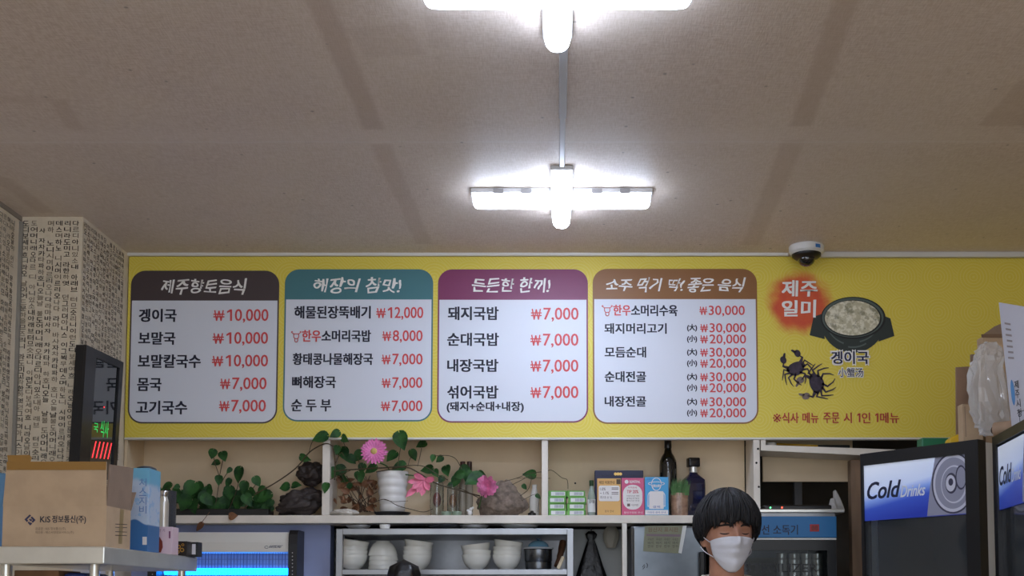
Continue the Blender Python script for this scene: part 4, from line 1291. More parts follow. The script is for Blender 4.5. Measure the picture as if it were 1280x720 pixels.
for pts, r_ in (([(318, 618), (345, 603), (370, 585), (385, 567), (398, 558), (409, 554.5), (416, 560), (419, 578), (418, 600)], .0026), ([(386, 567), (390, 553), (396, 549)], .0014), ([(417, 589), (440, 587), (475, 585), (507, 584), (525, 592), (545, 604), (570, 612), (600, 620)], .003),
                ([(470, 590), (492, 586), (510, 582), (530, 583), (548, 594), (560, 600)], .002), ([(543, 570), (560, 569.5), (570, 574), (577, 586)], .0016), ([(452, 586), (449, 578), (447, 572)], .0012), ([(497, 584), (499, 570), (501, 558)], .0014), ([(522, 583), (525, 570), (527, 560)], .0012), ([(510, 583), (512, 575), (515, 570)], .0012),
                ([(432, 560), (428, 548), (431, 549)], .0012), ([(419, 580), (426, 566), (430, 570)], .0012), ([(405, 603), (420, 596), (438, 588)], .0014),
                ([(625, 603), (645, 598), (661, 592), (680, 589.5), (690, 588), (702, 597), (709, 600), (710, 611)], .0013), ([(645, 598), (663, 597), (688, 598)], .001), ([(640, 606), (652, 600), (661, 595)], .0014), ([(650, 620), (660, 612), (664, 600), (663, 594)], .0014), ([(652, 626), (668, 618), (674, 622), (672, 640)], .001),
                ([(575, 610), (588, 617), (598, 622)], .002), ([(460, 632), (480, 624), (497, 632), (515, 637), (530, 640), (541, 636)], .0016), ([(478, 624), (492, 627), (510, 626)], .001)):
    tube(bm, smooth_path([at(u, v, 4.595 if (u < 440 and v < 575) else 4.612) for u, v in pts]), r_, 6)
obj('stem', bm, M_stem, vn, True)
# dead twigs and leaves at the pot's left
dp = thing('dried_plant', 'dried brown leaves and twigs left of the white ribbed flowerpot', 'dried plant', (at(440, 640, YL_).x, YL_, ZS))
bm = BM()
for k in range(46):
    u, v = g.uniform(414, 468), g.uniform(600, 640)
    if v < 612 and u < 425:
        continue
    y = 4.66 + g.uniform(-.03, .05)
    leaf(bm, at(u, v, y), g.uniform(7, 13) * px(y), R(g.uniform(-180, 180)), g.uniform(-.8, .8), g.uniform(-.8, .8), wide=g.uniform(.5, .9), cup=.4)
obj('dry_leaves', bm, M_dry, dp)
bm = BM()
for k in range(16):
    a = at(g.uniform(445, 470), 640, 4.67); c = at(g.uniform(415, 478), g.uniform(588, 615), 4.65)
    m_ = (a + c) / 2 + Vector((g.uniform(-.03, .03), 0, g.uniform(-.02, .02)))
    tube(bm, smooth_path([a, m_, c]), .0016, 5)
obj('twigs', bm, mat('dry_twig', (70, 52, 38), .8), dp, True)
# rocks
def rock(name, c, r, m, label, seed, amp=.35, sc_=9, shape=None, cut=None):
    bm = BM()
    rr = bmesh.ops.create_icosphere(bm, subdivisions=5, radius=1)
    for v in bm.verts:
        d = v.co.copy()
        f = 1 + amp * (noise.noise(d * 1.6 + Vector((seed, 0, 0))) + .45 * noise.noise(d * 4 + Vector((0, seed, 0))) + .2 * noise.noise(d * sc_))
        p = Vector((d.x * r[0], d.y * r[1], d.z * r[2])) * f
        if shape:
            p = shape(p)
        v.co = Vector(c) + p
        if cut is not None and v.co.z < cut:
            v.co.z = cut
    return solo(name, bm, m, label, 'stone', (c[0], c[1], cut if cut is not None else c[2] - r[2]), smooth='all')
M_dark = mat('dark_stone', (52, 44, 42), .6, var=.35, scale=24, bump=.5)
c = at(376, 628, 4.67); rock('dark_stone', c, (.088, .055, .052), M_dark, 'dark rugged stone standing on the shelf left of the first divider', 3.3, .35, 9, lambda p: Vector((p.x + .45 * p.z, p.y, p.z + .0)), ZS)
c = at(389, 592, 4.70); o_ = rock('dark_stone', c, (.056, .045, .046), M_dark, 'dark rounded stone lying on top of the rugged stone', 7.7, .3, 9)
c = at(627, 624, 4.67)
def peak(p):
    t = max(0, min(1, (p.z + .07) / .15))
    return Vector((p.x * (1.15 - .75 * t) + .012 * t, p.y * (1.1 - .5 * t), p.z))
rock('brown_rock', c, (.105, .06, .078), mat('brown_rock', (124, 110, 98), .85, var=.35, scale=40, bump=.8), 'peaked brown rock on the shelf beside the pink frilled flower', 5.1, .25, 14, peak, ZS)
c = at(430, 641, 4.63); rock('white_stone', c, (.056, .04, .016), mat('white_stone', (196, 190, 180), .6, var=.1, scale=30), 'flat whitish stone at the foot of the first shelf divider', 2.0, .2, 8, None, ZS)

# ribbed white pot on its black tray
p = at(490.5, 640, 4.68)
fp = thing('flower_pot', 'white ribbed ceramic flowerpot on a black tray behind pink flowers', 'flowerpot', (p.x, 4.68, ZS))
zr = at(490, 590, 4.68).z - ZS
bm = BM()
prof = [(0, .012), (.044, .012)]
n_ = 5
for k in range(n_):
    z0, z1 = .012 + (zr - .012) * k / n_, .012 + (zr - .012) * (k + 1) / n_
    ra, rb_ = .046 + .016 * k / n_, .046 + .016 * (k + 1) / n_
    prof += [(ra, z0 + .002), (ra + .0032, z0 + (z1 - z0) * .3), ((ra + rb_) / 2 + .004, z0 + (z1 - z0) * .6), (rb_ + .001, z1 - .002)]
prof += [(.064, zr), (.060, zr), (.055, zr - .02), (0, zr - .022)]
lathe(bm, prof, (p.x, 4.68, ZS), 40); obj('pot', bm, mat('white_ceramic', (226, 224, 220), .2, coat=.4), fp, True)
bm = BM(); lathe(bm, [(0, 0), (.060, 0), (.074, .016), (.071, .017), (.058, .006), (0, .006)], (p.x, 4.68, ZS), 36); obj('tray', bm, mat('black_tray', (20, 20, 24), .4), fp, True)
bm = BM(); lathe(bm, [(0, zr - .021), (.054, zr - .021), (.03, zr - .012), (0, zr - .01)], (p.x, 4.68, ZS), 24); obj('soil', bm, mat('soil', (44, 34, 26), .9), fp, True)
# flowers
M_pink = mat('pink_petal', (236, 134, 194), .55, var=.12, scale=40)
M_pinkd = mat('rose_petal', (216, 112, 140), .5, var=.2, scale=30)
M_pinkl = mat('frilled_petal', (232, 140, 184), .55, var=.18, scale=40)
def petal(bm, c, d, n, L, W, cup=.15, mi=0, tip=.5):
    d = Vector(d).normalized(); n = Vector(n).normalized(); s = d.cross(n).normalized()
    rows = []
    for t, wd in ((0, .25), (.25, .7), (.55, 1), (.8, .85), (.95, tip), (1, tip * .4)):
        rows.append([bm.verts.new(Vector(c) + d * (L * t) + s * (W * wd * q) + n * (L * (cup * t * t) + W * .3 * abs(q))) for q in (-.5, 0, .5)])
    for a, b_ in zip(rows, rows[1:]):
        for k in range(2):
            f = bm.faces.new((a[k], a[k + 1], b_[k + 1], b_[k])); f.material_index = mi; f.smooth = True
Yg = 4.575
c = at(467.5, 564.5, Yg)
gb = thing('gerbera', 'pink gerbera daisy with a pale yellow centre rising above the white flowerpot', 'flower', (c.x, 4.66, ZS + zr - .01))
N = Vector((.05, -1, .12)).normalized(); ex = N.cross(Vector((0, 0, 1))).normalized(); ez = ex.cross(N).normalized()
bm = BM()
for ring, (nn_, L, W, cp) in enumerate(((22, .054, .0135, .05), (20, .046, .012, .16), (16, .034, .009, .30))):
    for k in range(nn_):
        a = 2 * pi * (k + .35 * ring) / nn_ + g.uniform(-.05, .05)
        petal(bm, c + N * (.003 * ring), ex * cos(a) + ez * sin(a), N, L * g.uniform(.94, 1.04), W, cp)
obj('petals', bm, M_pink, gb)
bm = BM(); ellipsoid(bm, c + N * .008, (.013, .008, .013)); obj('flower_centre', bm, mat('yellow_centre', (222, 202, 116), .7, bump=.6, scale=300), gb, True)
bm = BM(); tube(bm, smooth_path([c - N * .001, c + Vector((0, .03, -.03)), Vector((p.x - .02, 4.66, ZS + zr + .02)), Vector((p.x - .01, 4.67, ZS + zr - .012))]), .003, 8); obj('stem', bm, mat('green_stem', (70, 104, 54), .6), gb, True)
Yy = 4.575
c = at(531, 599, Yy)
ly_ = thing('lily', 'drooping rose pink silk lily at the right of the white flowerpot', 'flower', (c.x, 4.6, ZS + .05))
bm = BM()
for tu, tv, wd in ((507, 623, 8), (515, 612, 8), (527, 621, 9), (543, 601, 9), (517, 594, 8), (536, 614, 8), (509, 604, 7), (521, 617, 7)):
    tp = at(tu, tv, Yy - .02)
    petal(bm, c, tp - c, Vector((0.1, -1, .2)), (tp - c).length, wd * px(Yy), .12, 0, .22)
obj('petals', bm, M_pinkd, ly_)
bm = BM(); tube(bm, smooth_path([c + Vector((0, .004, 0)), c + Vector((.01, .03, .01)), Vector((p.x + .03, 4.66, ZS + zr - .01))]), .0025, 6); obj('stem', bm, bpy.data.materials['green_stem'], ly_, True)
c = at(609, 609.5, 4.575)
pe = thing('carnation', 'frilled pink carnation resting against the peaked brown rock', 'flower', (c.x, 4.575, c.z - .03))
bm = BM()
for ring in range(6):
    for k in range(22 - ring * 3):
        a = 2 * pi * (k + ring * .4) / (22 - ring * 3) + g.uniform(-.2, .2)
        d = Vector((cos(a), -.25 * ring * .8, .8 * sin(a)))
        petal(bm, c + Vector((0, -.004 * ring, 0)), d, Vector((0, -1, .15)), (.044 - .0055 * ring) * g.uniform(.8, 1.12), .013, g.uniform(.0, .7), 0, .95)
obj('petals', bm, M_pinkl, pe)
bm = BM(); tube(bm, smooth_path([c + Vector((0, .003, 0)), c + Vector((-.02, .03, -.02)), Vector((c.x - .035, 4.62, ZS + .03))]), .0025, 6); obj('stem', bm, bpy.data.materials['green_stem'], pe, True)

# jars and little bottles behind the vine
M_glass = mat('clear_glass', (240, 244, 242), .04, trans=.98)
M_redl = mat('red_fill', (120, 40, 32), .4)
for i, (u, top, r_, lab) in enumerate(((546, 603, .028, 'ribbed clear glass jar with something red inside, among the vine leaves'), (566, 606, .024, 'plain clear glass jar between the ribbed jar and the brown rock'))):
    q = at(u, 640, 4.70)
    h = at(u, top, 4.70).z - ZS
    jr = thing('glass_jar', lab, 'jar', (q.x, 4.70, ZS))
    bm = BM()
    pr = [(0, 0), (r_ * .95, 0)] + [(r_ * (1 + (.03 if (k % 2 and i == 0) else 0)), h * (k + .5) / 12) for k in range(11)] + [(r_ * .9, h), (r_ * .82, h), (r_ * .85, h * .9), (r_ * .85, .006), (0, .006)]
    lathe(bm, pr, (q.x, 4.70, ZS), 28); obj('body', bm, M_glass, jr, True)
    bm = BM(); ellipsoid(bm, (q.x, 4.70, ZS + h * .5), (r_ * .6, r_ * .6, h * .22)); obj('filling', bm, M_redl if i == 0 else mat('amber_fill', (150, 96, 50), .4), jr, True)
for u, c_, lab in ((578, (70, 30, 26), 'small bottle with a dark red cap behind the vine, left of its twin'), (586.5, (62, 34, 26), 'small bottle with a dark brown cap behind the vine, right of its twin')):
    q = at(u, 640, 4.75); zt_ = at(u, 577, 4.75).z - ZS; zc_ = at(u, 589, 4.75).z - ZS
    bt = thing('small_bottle', lab, 'bottle', (q.x, 4.75, ZS))
    bm = BM(); lathe(bm, [(0, 0), (.014, 0), (.015, .004), (.015, zc_ - .03), (.009, zc_ - .008), (.009, zc_), (0, zc_)], (q.x, 4.75, ZS), 24); obj('body', bm, mat('pale_bottle', (178, 168, 150), .15, trans=.3) if u == 578 else bpy.data.materials['pale_bottle'], bt, True)
    bm = BM(); lathe(bm, [(.0098, zc_ - .001), (.0105, zc_ + .002), (.0105, zt_ - .001), (.009, zt_), (0, zt_)], (q.x, 4.75, ZS), 24); obj('cap', bm, mat('bottle_cap_dark', c_, .35) if True else None, bt, True)
for u, lab in ((558, 'pale green round tin on the shelf front, left of the white figurine'), (571, 'pale green round tin touching the white figurine side')):
    q = at(u, 643, 4.63)
    bm = BM(); lathe(bm, [(0, 0), (.019, 0), (.0195, .002), (.0195, .010), (.0205, .011), (.0205, .015), (.019, .017), (0, .017)], (q.x, 4.63, ZS), 28); solo('round_tin', bm, mat('tin_green', (136, 154, 132), .4) if 'tin_green' not in bpy.data.materials else bpy.data.materials['tin_green'], lab, 'tin', (q.x, 4.63, ZS), smooth=True)
q = at(587.5, 643, 4.61)
bm = BM(); ellipsoid(bm, (q.x, 4.61, ZS + .010), (.010, .008, .010)); ellipsoid(bm, (q.x + .003, 4.609, ZS + .024), (.007, .006, .008)); ellipsoid(bm, (q.x - .008, 4.608, ZS + .019), (.006, .004, .005)); ellipsoid(bm, (q.x + .011, 4.608, ZS + .030), (.005, .003, .005))
o_ = solo('white_figurine', bm, mat('white_porcelain', (238, 238, 236), .25), 'tiny white porcelain figurine left of the peaked brown rock', 'figurine', (q.x, 4.61, ZS), smooth=True)
rm = o_.modifiers.new('remesh', 'REMESH'); rm.mode = 'VOXEL'; rm.voxel_size = .0012
q = at(668, 640, 4.70); h = at(668, 606, 4.70).z - ZS
bm = BM(); lathe(bm, [(0, 0), (.018, 0), (.0195, .004), (.020, h * .55), (.012, h * .8), (.009, h * .9), (.011, h), (.008, h), (.007, h * .8), (0, h * .5)], (q.x, 4.70, ZS), 28); solo('white_vase', bm, mat('milky_glass', (206, 202, 194), .25), 'slim white vase left of the second shelf divider', 'vase', (q.x, 4.70, ZS), smooth=True)
q = at(665, 643, 4.625)
bm = BM(); lathe(bm, [(0, 0), (.016, 0), (.0165, .003), (.0165, .009), (.008, .013), (.006, .019), (0, .020)], (q.x, 4.625, ZS), 24); solo('black_knob_lid', bm, mat('black_gloss', (16, 16, 18), .25), 'small black knobbed lid before the slim white vase', 'lid', (q.x, 4.625, ZS), smooth=True)

# ------------------------------------------------------------------ right half of the shelf
M_gbox = mat('green_card', (104, 168, 74), .5)
M_glab = printed('white_label_print', (226, 228, 226))
M_bar = printed('barcode_ink', (120, 126, 150))
def gbox():
    t = thing('green_box', '', 'box')
    bm = BM(); box(bm, (-.0365, 0, 0), (.0365, .07, .0252), bev=.0012); obj('carton', bm, M_gbox, t)
    bm = BM(); flat(bm, [(-.026, -.0004, .005), (.030, -.0004, .005), (.030, -.0004, .0205), (-.026, -.0004, .0205)]); lb = obj('label', bm, M_glab, t)
    bm = BM()
    gg = random.Random(4); x = -.008
    while x < .024:
        wd = gg.uniform(.0006, .002)
        flat(bm, [(x, -.0008, .007), (x + wd, -.0008, .007), (x + wd, -.0008, .0185), (x, -.0008, .0185)]); x += wd + gg.uniform(.0008, .002)
    obj('barcode', bm, M_bar, lb)
    return t
gp = gbox()
first = True
for cu, st in ((696, 'left-hand'), (720.5, 'right-hand')):
    side = 'stack beside the divider' if cu < 700 else 'stack beside the small clear bottle'
    for k, nm in enumerate(('lowest', 'second lowest', 'second highest', 'top')):
        q = at(cu, 640, 4.64)
        lab = 'green carton with white label, %s of the %s' % (nm, side)
        l3 = (q.x + (.003 if (k + (cu > 700)) % 3 == 0 else -.001), 4.64 + .003 * (k % 2), ZS + .0256 * k)
        rt = (0, 0, R((-4, 3, -2, 6)[k] if cu > 700 else (2, 0, -3, 1)[k]))
        if first:
            gp.location = l3; gp.rotation_euler = rt; gp['label'] = lab; gp['group'] = 'green cartons stacked on the shelf'; first = False
        else:
            dup(gp, l3, rt, lab)
q = at(739.5, 640, 4.64); h = at(739, 600.5, 4.64).z - ZS
sb = thing('spirit_bottle', 'small clear bottle with a green cap and white label beside the green cartons', 'bottle', (q.x, 4.64, ZS))
bm = BM(); lathe(bm, [(0, 0), (.0145, 0), (.0155, .003), (.0155, h * .52), (.013, h * .64), (.0075, h * .80), (.0075, h * .9), (0, h * .9)], (q.x, 4.64, ZS), 28); obj('body', bm, mat('pale_green_glass', (196, 212, 200), .08, trans=.5), sb, True)
bm = BM(); lathe(bm, [(.0085, h * .84), (.0092, h * .85), (.0092, h - .001), (.008, h), (0, h)], (q.x, 4.64, ZS), 24); obj('cap', bm, mat('cap_green', (36, 66, 38), .4), sb, True)
bm = BM(); lathe(bm, [(.0159, h * .10), (.0159, h * .46)], (q.x, 4.64, ZS), 28); lb = obj('label', bm, mat('bottle_label', (216, 218, 216), .5), sb, True)
bm = BM(); ptext(bm, '참이슬', 736.5, 624, 743, 629, 4.64 - .0166, .01); obj('lettering', bm, M_blk, lb)
# navy gift box with gold clasp
nv = thing('navy_box', 'navy blue presentation box with a gold emblem behind the payment cards', 'box', (at(773, 640, 4.70).x, 4.72, ZS))
bm = BM(); a = at(743.5, 588, 4.69); c = at(804, 588, 4.69); box(bm, (a.x, 4.69, ZS), (c.x, 4.75, a.z), bev=.002); obj('body', bm, mat('navy_card', (26, 28, 66), .45), nv)
bm = BM(); box(bm, (a.x - .001, 4.6885, a.z - .022), (c.x + .001, 4.689, a.z - .021)); obj('lid_line', bm, mat('navy_line', (12, 13, 30), .5), nv)
bm = BM()
for du in (-3.2, 0, 3.2):
    lathe(bm, [(0, 0), (1.9 * px(4.69), 0), (1.9 * px(4.69), .001), (0, .0012)], (0, 0, 0), 16, Matrix.Translation(at(772.5 + du, 592.5, 4.6895)) @ Matrix.Rotation(pi / 2, 4, 'X'))
obj('gold_emblem', bm, mat('gold_foil', (196, 160, 92), .3, metal=.7), nv)
# payment cards in acrylic stands
def card(name, label, u0, u1, v0, col, Y=4.63):
    t = thing(name, label, 'card stand', (at((u0 + u1) / 2, 640, Y).x, Y, ZS))
    bm = BM(); a = at(u0, v0, Y); c = at(u1, v0, Y)
    box(bm, (a.x, Y, ZS + .003), (c.x, Y + .003, a.z), bev=.0006); obj('card', bm, printed(name + '_' + str(int(u0)), col, .35), t)
    bm = BM(); box(bm, (a.x, Y - .001, ZS), (c.x, Y + .045, ZS + .0028), bev=.0006); obj('stand_foot', bm, mat('acrylic', (214, 218, 220), .1, trans=.6) if 'acrylic' not in bpy.data.materials else bpy.data.materials['acrylic'], t)
    return t
YC = 4.63
def cpoly(bm, pts, mi=0, d=.0006):
    flat(bm, [at(u, v, YC - d) for u, v in pts], mi)
def cel(bm, cu, cv, ru, rv, mi=0, d=.0006, n=28):
    flat(bm, [at(cu + ru * cos(R(360 * k / n)), cv - rv * sin(R(360 * k / n)), YC - d) for k in range(n)][::-1][::-1], mi)
def crect(bm, u0, v0, u1, v1, mi=0, d=.0006, r=0):
    if r:
        a, c = at(u0, v1, YC), at(u1, v0, YC)
        flat(bm, [(x, YC - d, z) for x, z in rounded(a.x, a.z, c.x, c.z, r * px(YC), 6)], mi)
    else:
        cpoly(bm, [(u0, v1), (u1, v1), (u1, v0), (u0, v0)], mi, d)
Mw = printed('card_white', (232, 228, 226)); Mg = printed('card_grey_ink', (110, 92, 88)); Mo = printed('card_brown_ink', (120, 72, 30))
oc = card('payment_card', 'orange-yellow card stand with a white speech panel of print', 746.5, 776, 598, (220, 172, 96))
bm = BM(); crect(bm, 748.5, 607, 774.5, 626.5, 0, .0004, 2.5); obj('white_panel', bm, Mw, oc)
bm = BM()
ptext(bm, '1.0%', 750, 609.5, 757, 613, YC - .001, .01); ptext(bm, '~ 1.1%', 750, 614.5, 761, 618, YC - .001, .01); ptext(bm, '최대 0 %', 750, 620, 765, 623.4, YC - .001, .0)
for v in (609.5, 611.2, 615.2, 617.2):
    crect(bm, 764.5, v, 773, v + .8, 0, .001)
obj('panel_lettering', bm, Mg, oc)
bm = BM(); ptext(bm, '매장 이용안내', 749, 601, 768, 605.2, YC - .0006, .02); ptext(bm, '문의 안내', 756, 637.5, 767, 640.5, YC - .0006, .0); obj('lettering', bm, Mo, oc)
bm = BM(); crect(bm, 770.5, 599, 775.6, 605.2, 0, .0006); obj('corner_tag', bm, printed('tag_brown', (84, 66, 44)), oc)
pc = card('payment_card', 'pink card stand with a white oval of print', 777, 805.3, 597.5, (206, 82, 124))
bm = BM(); crect(bm, 778.8, 606, 802.8, 637, 0, .0004, 11); obj('white_oval', bm, Mw, pc)
bm = BM()
ptext(bm, 'REMITPAL', 787, 600.6, 800.5, 604, YC - .0006, .02); cel(bm, 783.2, 602.2, 2.4, 2.4, 0, .0006); ptext(bm, '할인가맹점 안내', 780, 639.5, 803, 642, YC - .0006, .0)
obj('lettering', bm, Mw, pc)
bm = BM(); ptext(bm, 'TIP 20%', 783.5, 612.5, 798, 616.6, YC - .001, .02); ptext(bm, '지역화폐', 785, 608.4, 796, 610.8, YC - .001, .0); obj('red_lettering', bm, printed('card_crimson', (196, 50, 80)), pc)
bm = BM()
for s_, v in (('사용하시면 혜택', 618.8), ('결제금액 할인', 621.8), ('행사기간 안내', 624.8)):
    ptext(bm, s_, 783, v, 799, v + 2.2, YC - .001, .0)
crect(bm, 784, 629.5, 787.6, 633, 0, .001); ptext(bm, '적용매장', 789, 630, 798, 632.6, YC - .001, .0)
obj('grey_lettering', bm, Mg, pc)
bc = card('payment_card', 'sky blue card stand with a white line drawing of a person in a hat', 806, 835.5, 596.3, (58, 158, 212))
bm = BM()
def ring(cu, cv, ru, rv, wd, a0=0, a1=360, n=24):
    for k in range(n):
        t0, t1 = R(a0 + (a1 - a0) * k / n), R(a0 + (a1 - a0) * (k + 1) / n)
        cpoly(bm, [(cu + ru * cos(t0), cv - rv * sin(t0)), (cu + (ru - wd) * cos(t0), cv - (rv - wd) * sin(t0)), (cu + (ru - wd) * cos(t1), cv - (rv - wd) * sin(t1)), (cu + ru * cos(t1), cv - rv * sin(t1))][::-1])
ring(820.5, 605, 6.5, 8, .9, 0, 180); ring(820.5, 604.5, 10.5, 2.6, .9); ring(820.5, 606, 6.0, 7.5, .9, 180, 360)
crect(bm, 814.6, 608, 826.4, 608.8); ring(817.8, 606.6, 1.2, 1, .5); ring(823.4, 606.6, 1.2, 1, .5)
ring(815, 620, 5.5, 6, .9, 90, 180); ring(826, 620, 5.5, 6, .9, 0, 90)
for u0 in (809.5, 830.6):
    crect(bm, u0, 620, u0 + .9, 633)
crect(bm, 812.5, 614, 829, 614.9); crect(bm, 809.5, 632.4, 813, 633.3); crect(bm, 828, 632.4, 831.5, 633.3)
obj('line_drawing', bm, Mw, bc)
bm = BM(); crect(bm, 811.5, 614.8, 829.5, 636.2, 0, .0009, 1.2); crect(bm, 806.4, 637.5, 835.2, 643.3, 0, .0005); obj('white_panel', bm, Mw, bc)
bm = BM(); ptext(bm, '결제', 816, 632, 825, 635, YC - .0014, .0); ptext(bm, '가맹점 결제 안내', 809, 639.3, 832, 641.7, YC - .001, .0); ptext(bm, 'pay', 808.5, 598, 814, 600.5, YC - .001, .0); obj('blue_lettering', bm, printed('card_blue_ink', (52, 104, 168)), bc)

# bottles
q = at(835.5, 640, 4.70); r_ = 11 * px(4.70)
zf = lambda v: at(835, v, 4.70).z - ZS
wb = thing('wine_bottle', 'tall black wine bottle reaching up behind the blue card stand', 'bottle', (q.x, 4.70, ZS))
bm = BM(); lathe(bm, [(0, 0), (r_ * .9, 0), (r_, .006), (r_, zf(582)), (r_ * .95, zf(576.5)), (r_ * .75, zf(571)), (r_ * .48, zf(566.5)), (r_ * .39, zf(562)), (r_ * .38, zf(549)), (0, zf(549))], (q.x, 4.70, ZS), 36); obj('body', bm, mat('black_glass', (12, 14, 14), .08, coat=.6), wb, True)
bm = BM(); lathe(bm, [(r_ * .41, zf(560.5)), (r_ * .42, zf(560)), (r_ * .41, zf(548)), (r_ * .36, zf(547.3)), (0, zf(547.3))], (q.x, 4.70, ZS), 28); obj('foil', bm, mat('black_foil', (20, 18, 22), .3), wb, True)
q = at(867, 640, 4.71)
zf = lambda v: at(867, v, 4.71).z - ZS
w_ = 13 * px(4.71)
db = thing('spirit_bottle', 'dark blue-black square-shouldered bottle with a chunky stopper behind the grass pot', 'bottle', (q.x, 4.71, ZS))
bm = BM()
M4 = Matrix.Translation((q.x, 4.71, ZS)) @ Matrix.Rotation(R(12), 4, 'Z')
secs = [(0, .92), (.006, 1), (zf(606), 1.0), (zf(600), .97), (zf(595), .62), (zf(592.5), .40), (zf(590), .36)]
rings = []
for z, s_ in secs:
    rings.append([bm.verts.new(M4 @ Vector((x * s_, y * s_ * .8, z))) for x, y in rounded(-w_, -w_, w_, w_, w_ * (.25 if s_ > .9 else .6), 5)])
for a, b_ in zip(rings, rings[1:]):
    for k in range(len(a)):
        bm.faces.new((a[k], a[(k + 1) % len(a)], b_[(k + 1) % len(a)], b_[k]))
bm.faces.new(rings[0][::-1]); bm.faces.new(rings[-1])
obj('body', bm, mat('navy_glass', (22, 24, 52), .1, coat=.5), db, True)
bm = BM(); lathe(bm, [(.0165, zf(591)), (.0175, zf(590)), (.016, zf(588)), (.0175, zf(586.5)), (.016, zf(585)), (.0165, zf(583.5)), (0, zf(583.5))], (q.x, 4.71, ZS), 28); obj('collar', bm, M_steel, db, True)
bm = BM(); box(bm, (-.024, -.020, zf(584)), (.024, .020, zf(572.5)), M4 @ Matrix.Translation((0, 0, 0)), bev=.005, seg=3); obj('stopper', bm, mat('stopper_black', (20, 20, 26), .25), db, True)
bm = BM(); gl = [at(u, v, 4.71 - w_ * .8 - .004) for u, v in ((856, 620), (862, 622), (864, 634), (859, 640), (855, 634))]; prism(bm, gl, (0, .0015, 0)); obj('silver_tag', bm, mat('silver_tag', (176, 178, 190), .3, metal=.6), db)
# packet of sprouting grass
q = at(850, 640, 4.645)
gt = thing('grass_pot', 'clear brown packet of soil sprouting green grass beside the blue card stand', 'plant', (q.x, 4.645, ZS))
bm = BM(); a = at(838.5, 616, 4.645); c = at(860.5, 616, 4.645)
lathe(bm, [(0, 0), (.030, 0), (.034, .008), (.0355, .05), (.035, a.z - ZS), (0, a.z - ZS - .003)], (q.x, 4.66, ZS), 28, sy=.6); obj('packet', bm, mat('soil_packet', (150, 118, 96), .25, var=.3, scale=40, bump=.4, coat=.6), gt, True)
bm = BM()
for k in range(280):
    x = q.x + g.uniform(-.034, .036); y = 4.66 + g.uniform(-.024, .022)
    z0 = a.z - .010; L = g.uniform(.04, .076)
    bx_, by_ = g.uniform(-.014, .014), g.uniform(-.012, .008)
    w2 = .0008
    p0, p1, p2 = Vector((x, y, z0)), Vector((x + bx_ * .4, y + by_ * .4, z0 + L * .6)), Vector((x + bx_, y + by_, z0 + L))
    v_ = [bm.verts.new(p) for p in (p0 - Vector((w2, 0, 0)), p0 + Vector((w2, 0, 0)), p1 + Vector((w2 * .8, 0, 0)), p1 - Vector((w2 * .8, 0, 0)), p2)]
    bm.faces.new((v_[0], v_[1], v_[2], v_[3])); bm.faces.new((v_[3], v_[2], v_[4]))
gr_ = obj('grass_blades', bm, mat('grass_green', (76, 120, 62), .55, var=.2, scale=60), gt)

# small things on the upper right plank
zp = at(1000, 556.8, YS).z
def prod(u):
    t = (u - 951) / (1120 - 951)
    return at(u, 556 + 6 * t, YS).z + .001
bm = BM(); a = at(964, 554, 4.66); lathe(bm, [(.008, 0), (.0205, 0), (.0205, .016), (.008, .016), (.008, 0)], (a.x, 4.66, prod(964)), 28); solo('tape_roll', bm, mat('white_tape', (220, 214, 204), .4), 'white tape roll on the plank above the steriliser', 'tape', (a.x, 4.66, prod(964)), smooth=True)
bm = BM(); a, c = at(973, 551, 4.63), at(1022, 555.5, 4.63); tube(bm, [(a.x, 4.70, prod(973) + .018), (c.x, 4.63, prod(1022) + .006)], .0048, 10); solo('yellow_stick', bm, mat('yellow_stick', (196, 152, 44), .45), 'yellow stick lying on the plank beside the white tape roll', 'stick', (a.x, 4.63, prod(973)))
bm = BM(); a, c = at(979, 551, 4.74), at(1062, 551, 4.74); box(bm, (a.x, 4.735, prod(979) + .001), (c.x, 4.765, prod(979) + .020), bev=.003); solo('black_case', bm, mat('black_case', (26, 28, 30), .5), 'long black case at the back of the plank above the steriliser', 'case', (a.x, 4.75, prod(979)))

# ------------------------------------------------------------------ steriliser cabinet behind the person
YZ = 4.50
st = thing('cup_steriliser', 'blue banded cup steriliser cabinet of steel with a dark glass door behind the person', 'steriliser', (at(980, 690, YZ).x, 4.68, 0))
sx0, sx1 = at(898, 690, YZ).x, at(1046, 690, YZ).x
ztop = at(980, 641, YZ).z
zz = lambda v: at(980, v, YZ).z
bm = BM()
for lo, hi in (((sx0, YZ + .02, .06), (sx0 + .02, 4.93, ztop)), ((sx1 - .02, YZ + .02, .06), (sx1, 4.93, ztop)), ((sx0 + .02, 4.91, .06), (sx1 - .02, 4.93, ztop)), ((sx0 + .02, YZ + .02, ztop - .02), (sx1 - .02, 4.91, ztop)), ((sx0 + .02, YZ + .02, .06), (sx1 - .02, 4.91, .09))):
    box(bm, lo, hi)
obj('cabinet', bm, M_steelb, st)
bm = BM(); box(bm, (sx0 - .004, YZ - .012, ztop), (sx1 + .03, 4.935, ztop + .014), bev=.003); obj('top_plate', bm, M_steel, st)
bm = BM(); box(bm, (sx1 + .001, YZ + .10, .06), (sx1 + .022, 4.93, ztop - .002)); obj('side_panel', bm, M_steeld, st)
bm = BM(); box(bm, (sx0, YZ - .004, zz(672)), (sx1, YZ + .02, zz(645.5)), bev=.002); bd = obj('control_panel', bm, mat('steriliser_blue', (30, 104, 158), .4), st)
bm = BM(); ptext(bm, '자외선 소독기', 930, 656, 997.5, 668.5, YZ - .0048, .018); obj('lettering', bm, printed('steriliser_ink', (16, 36, 60)), bd)
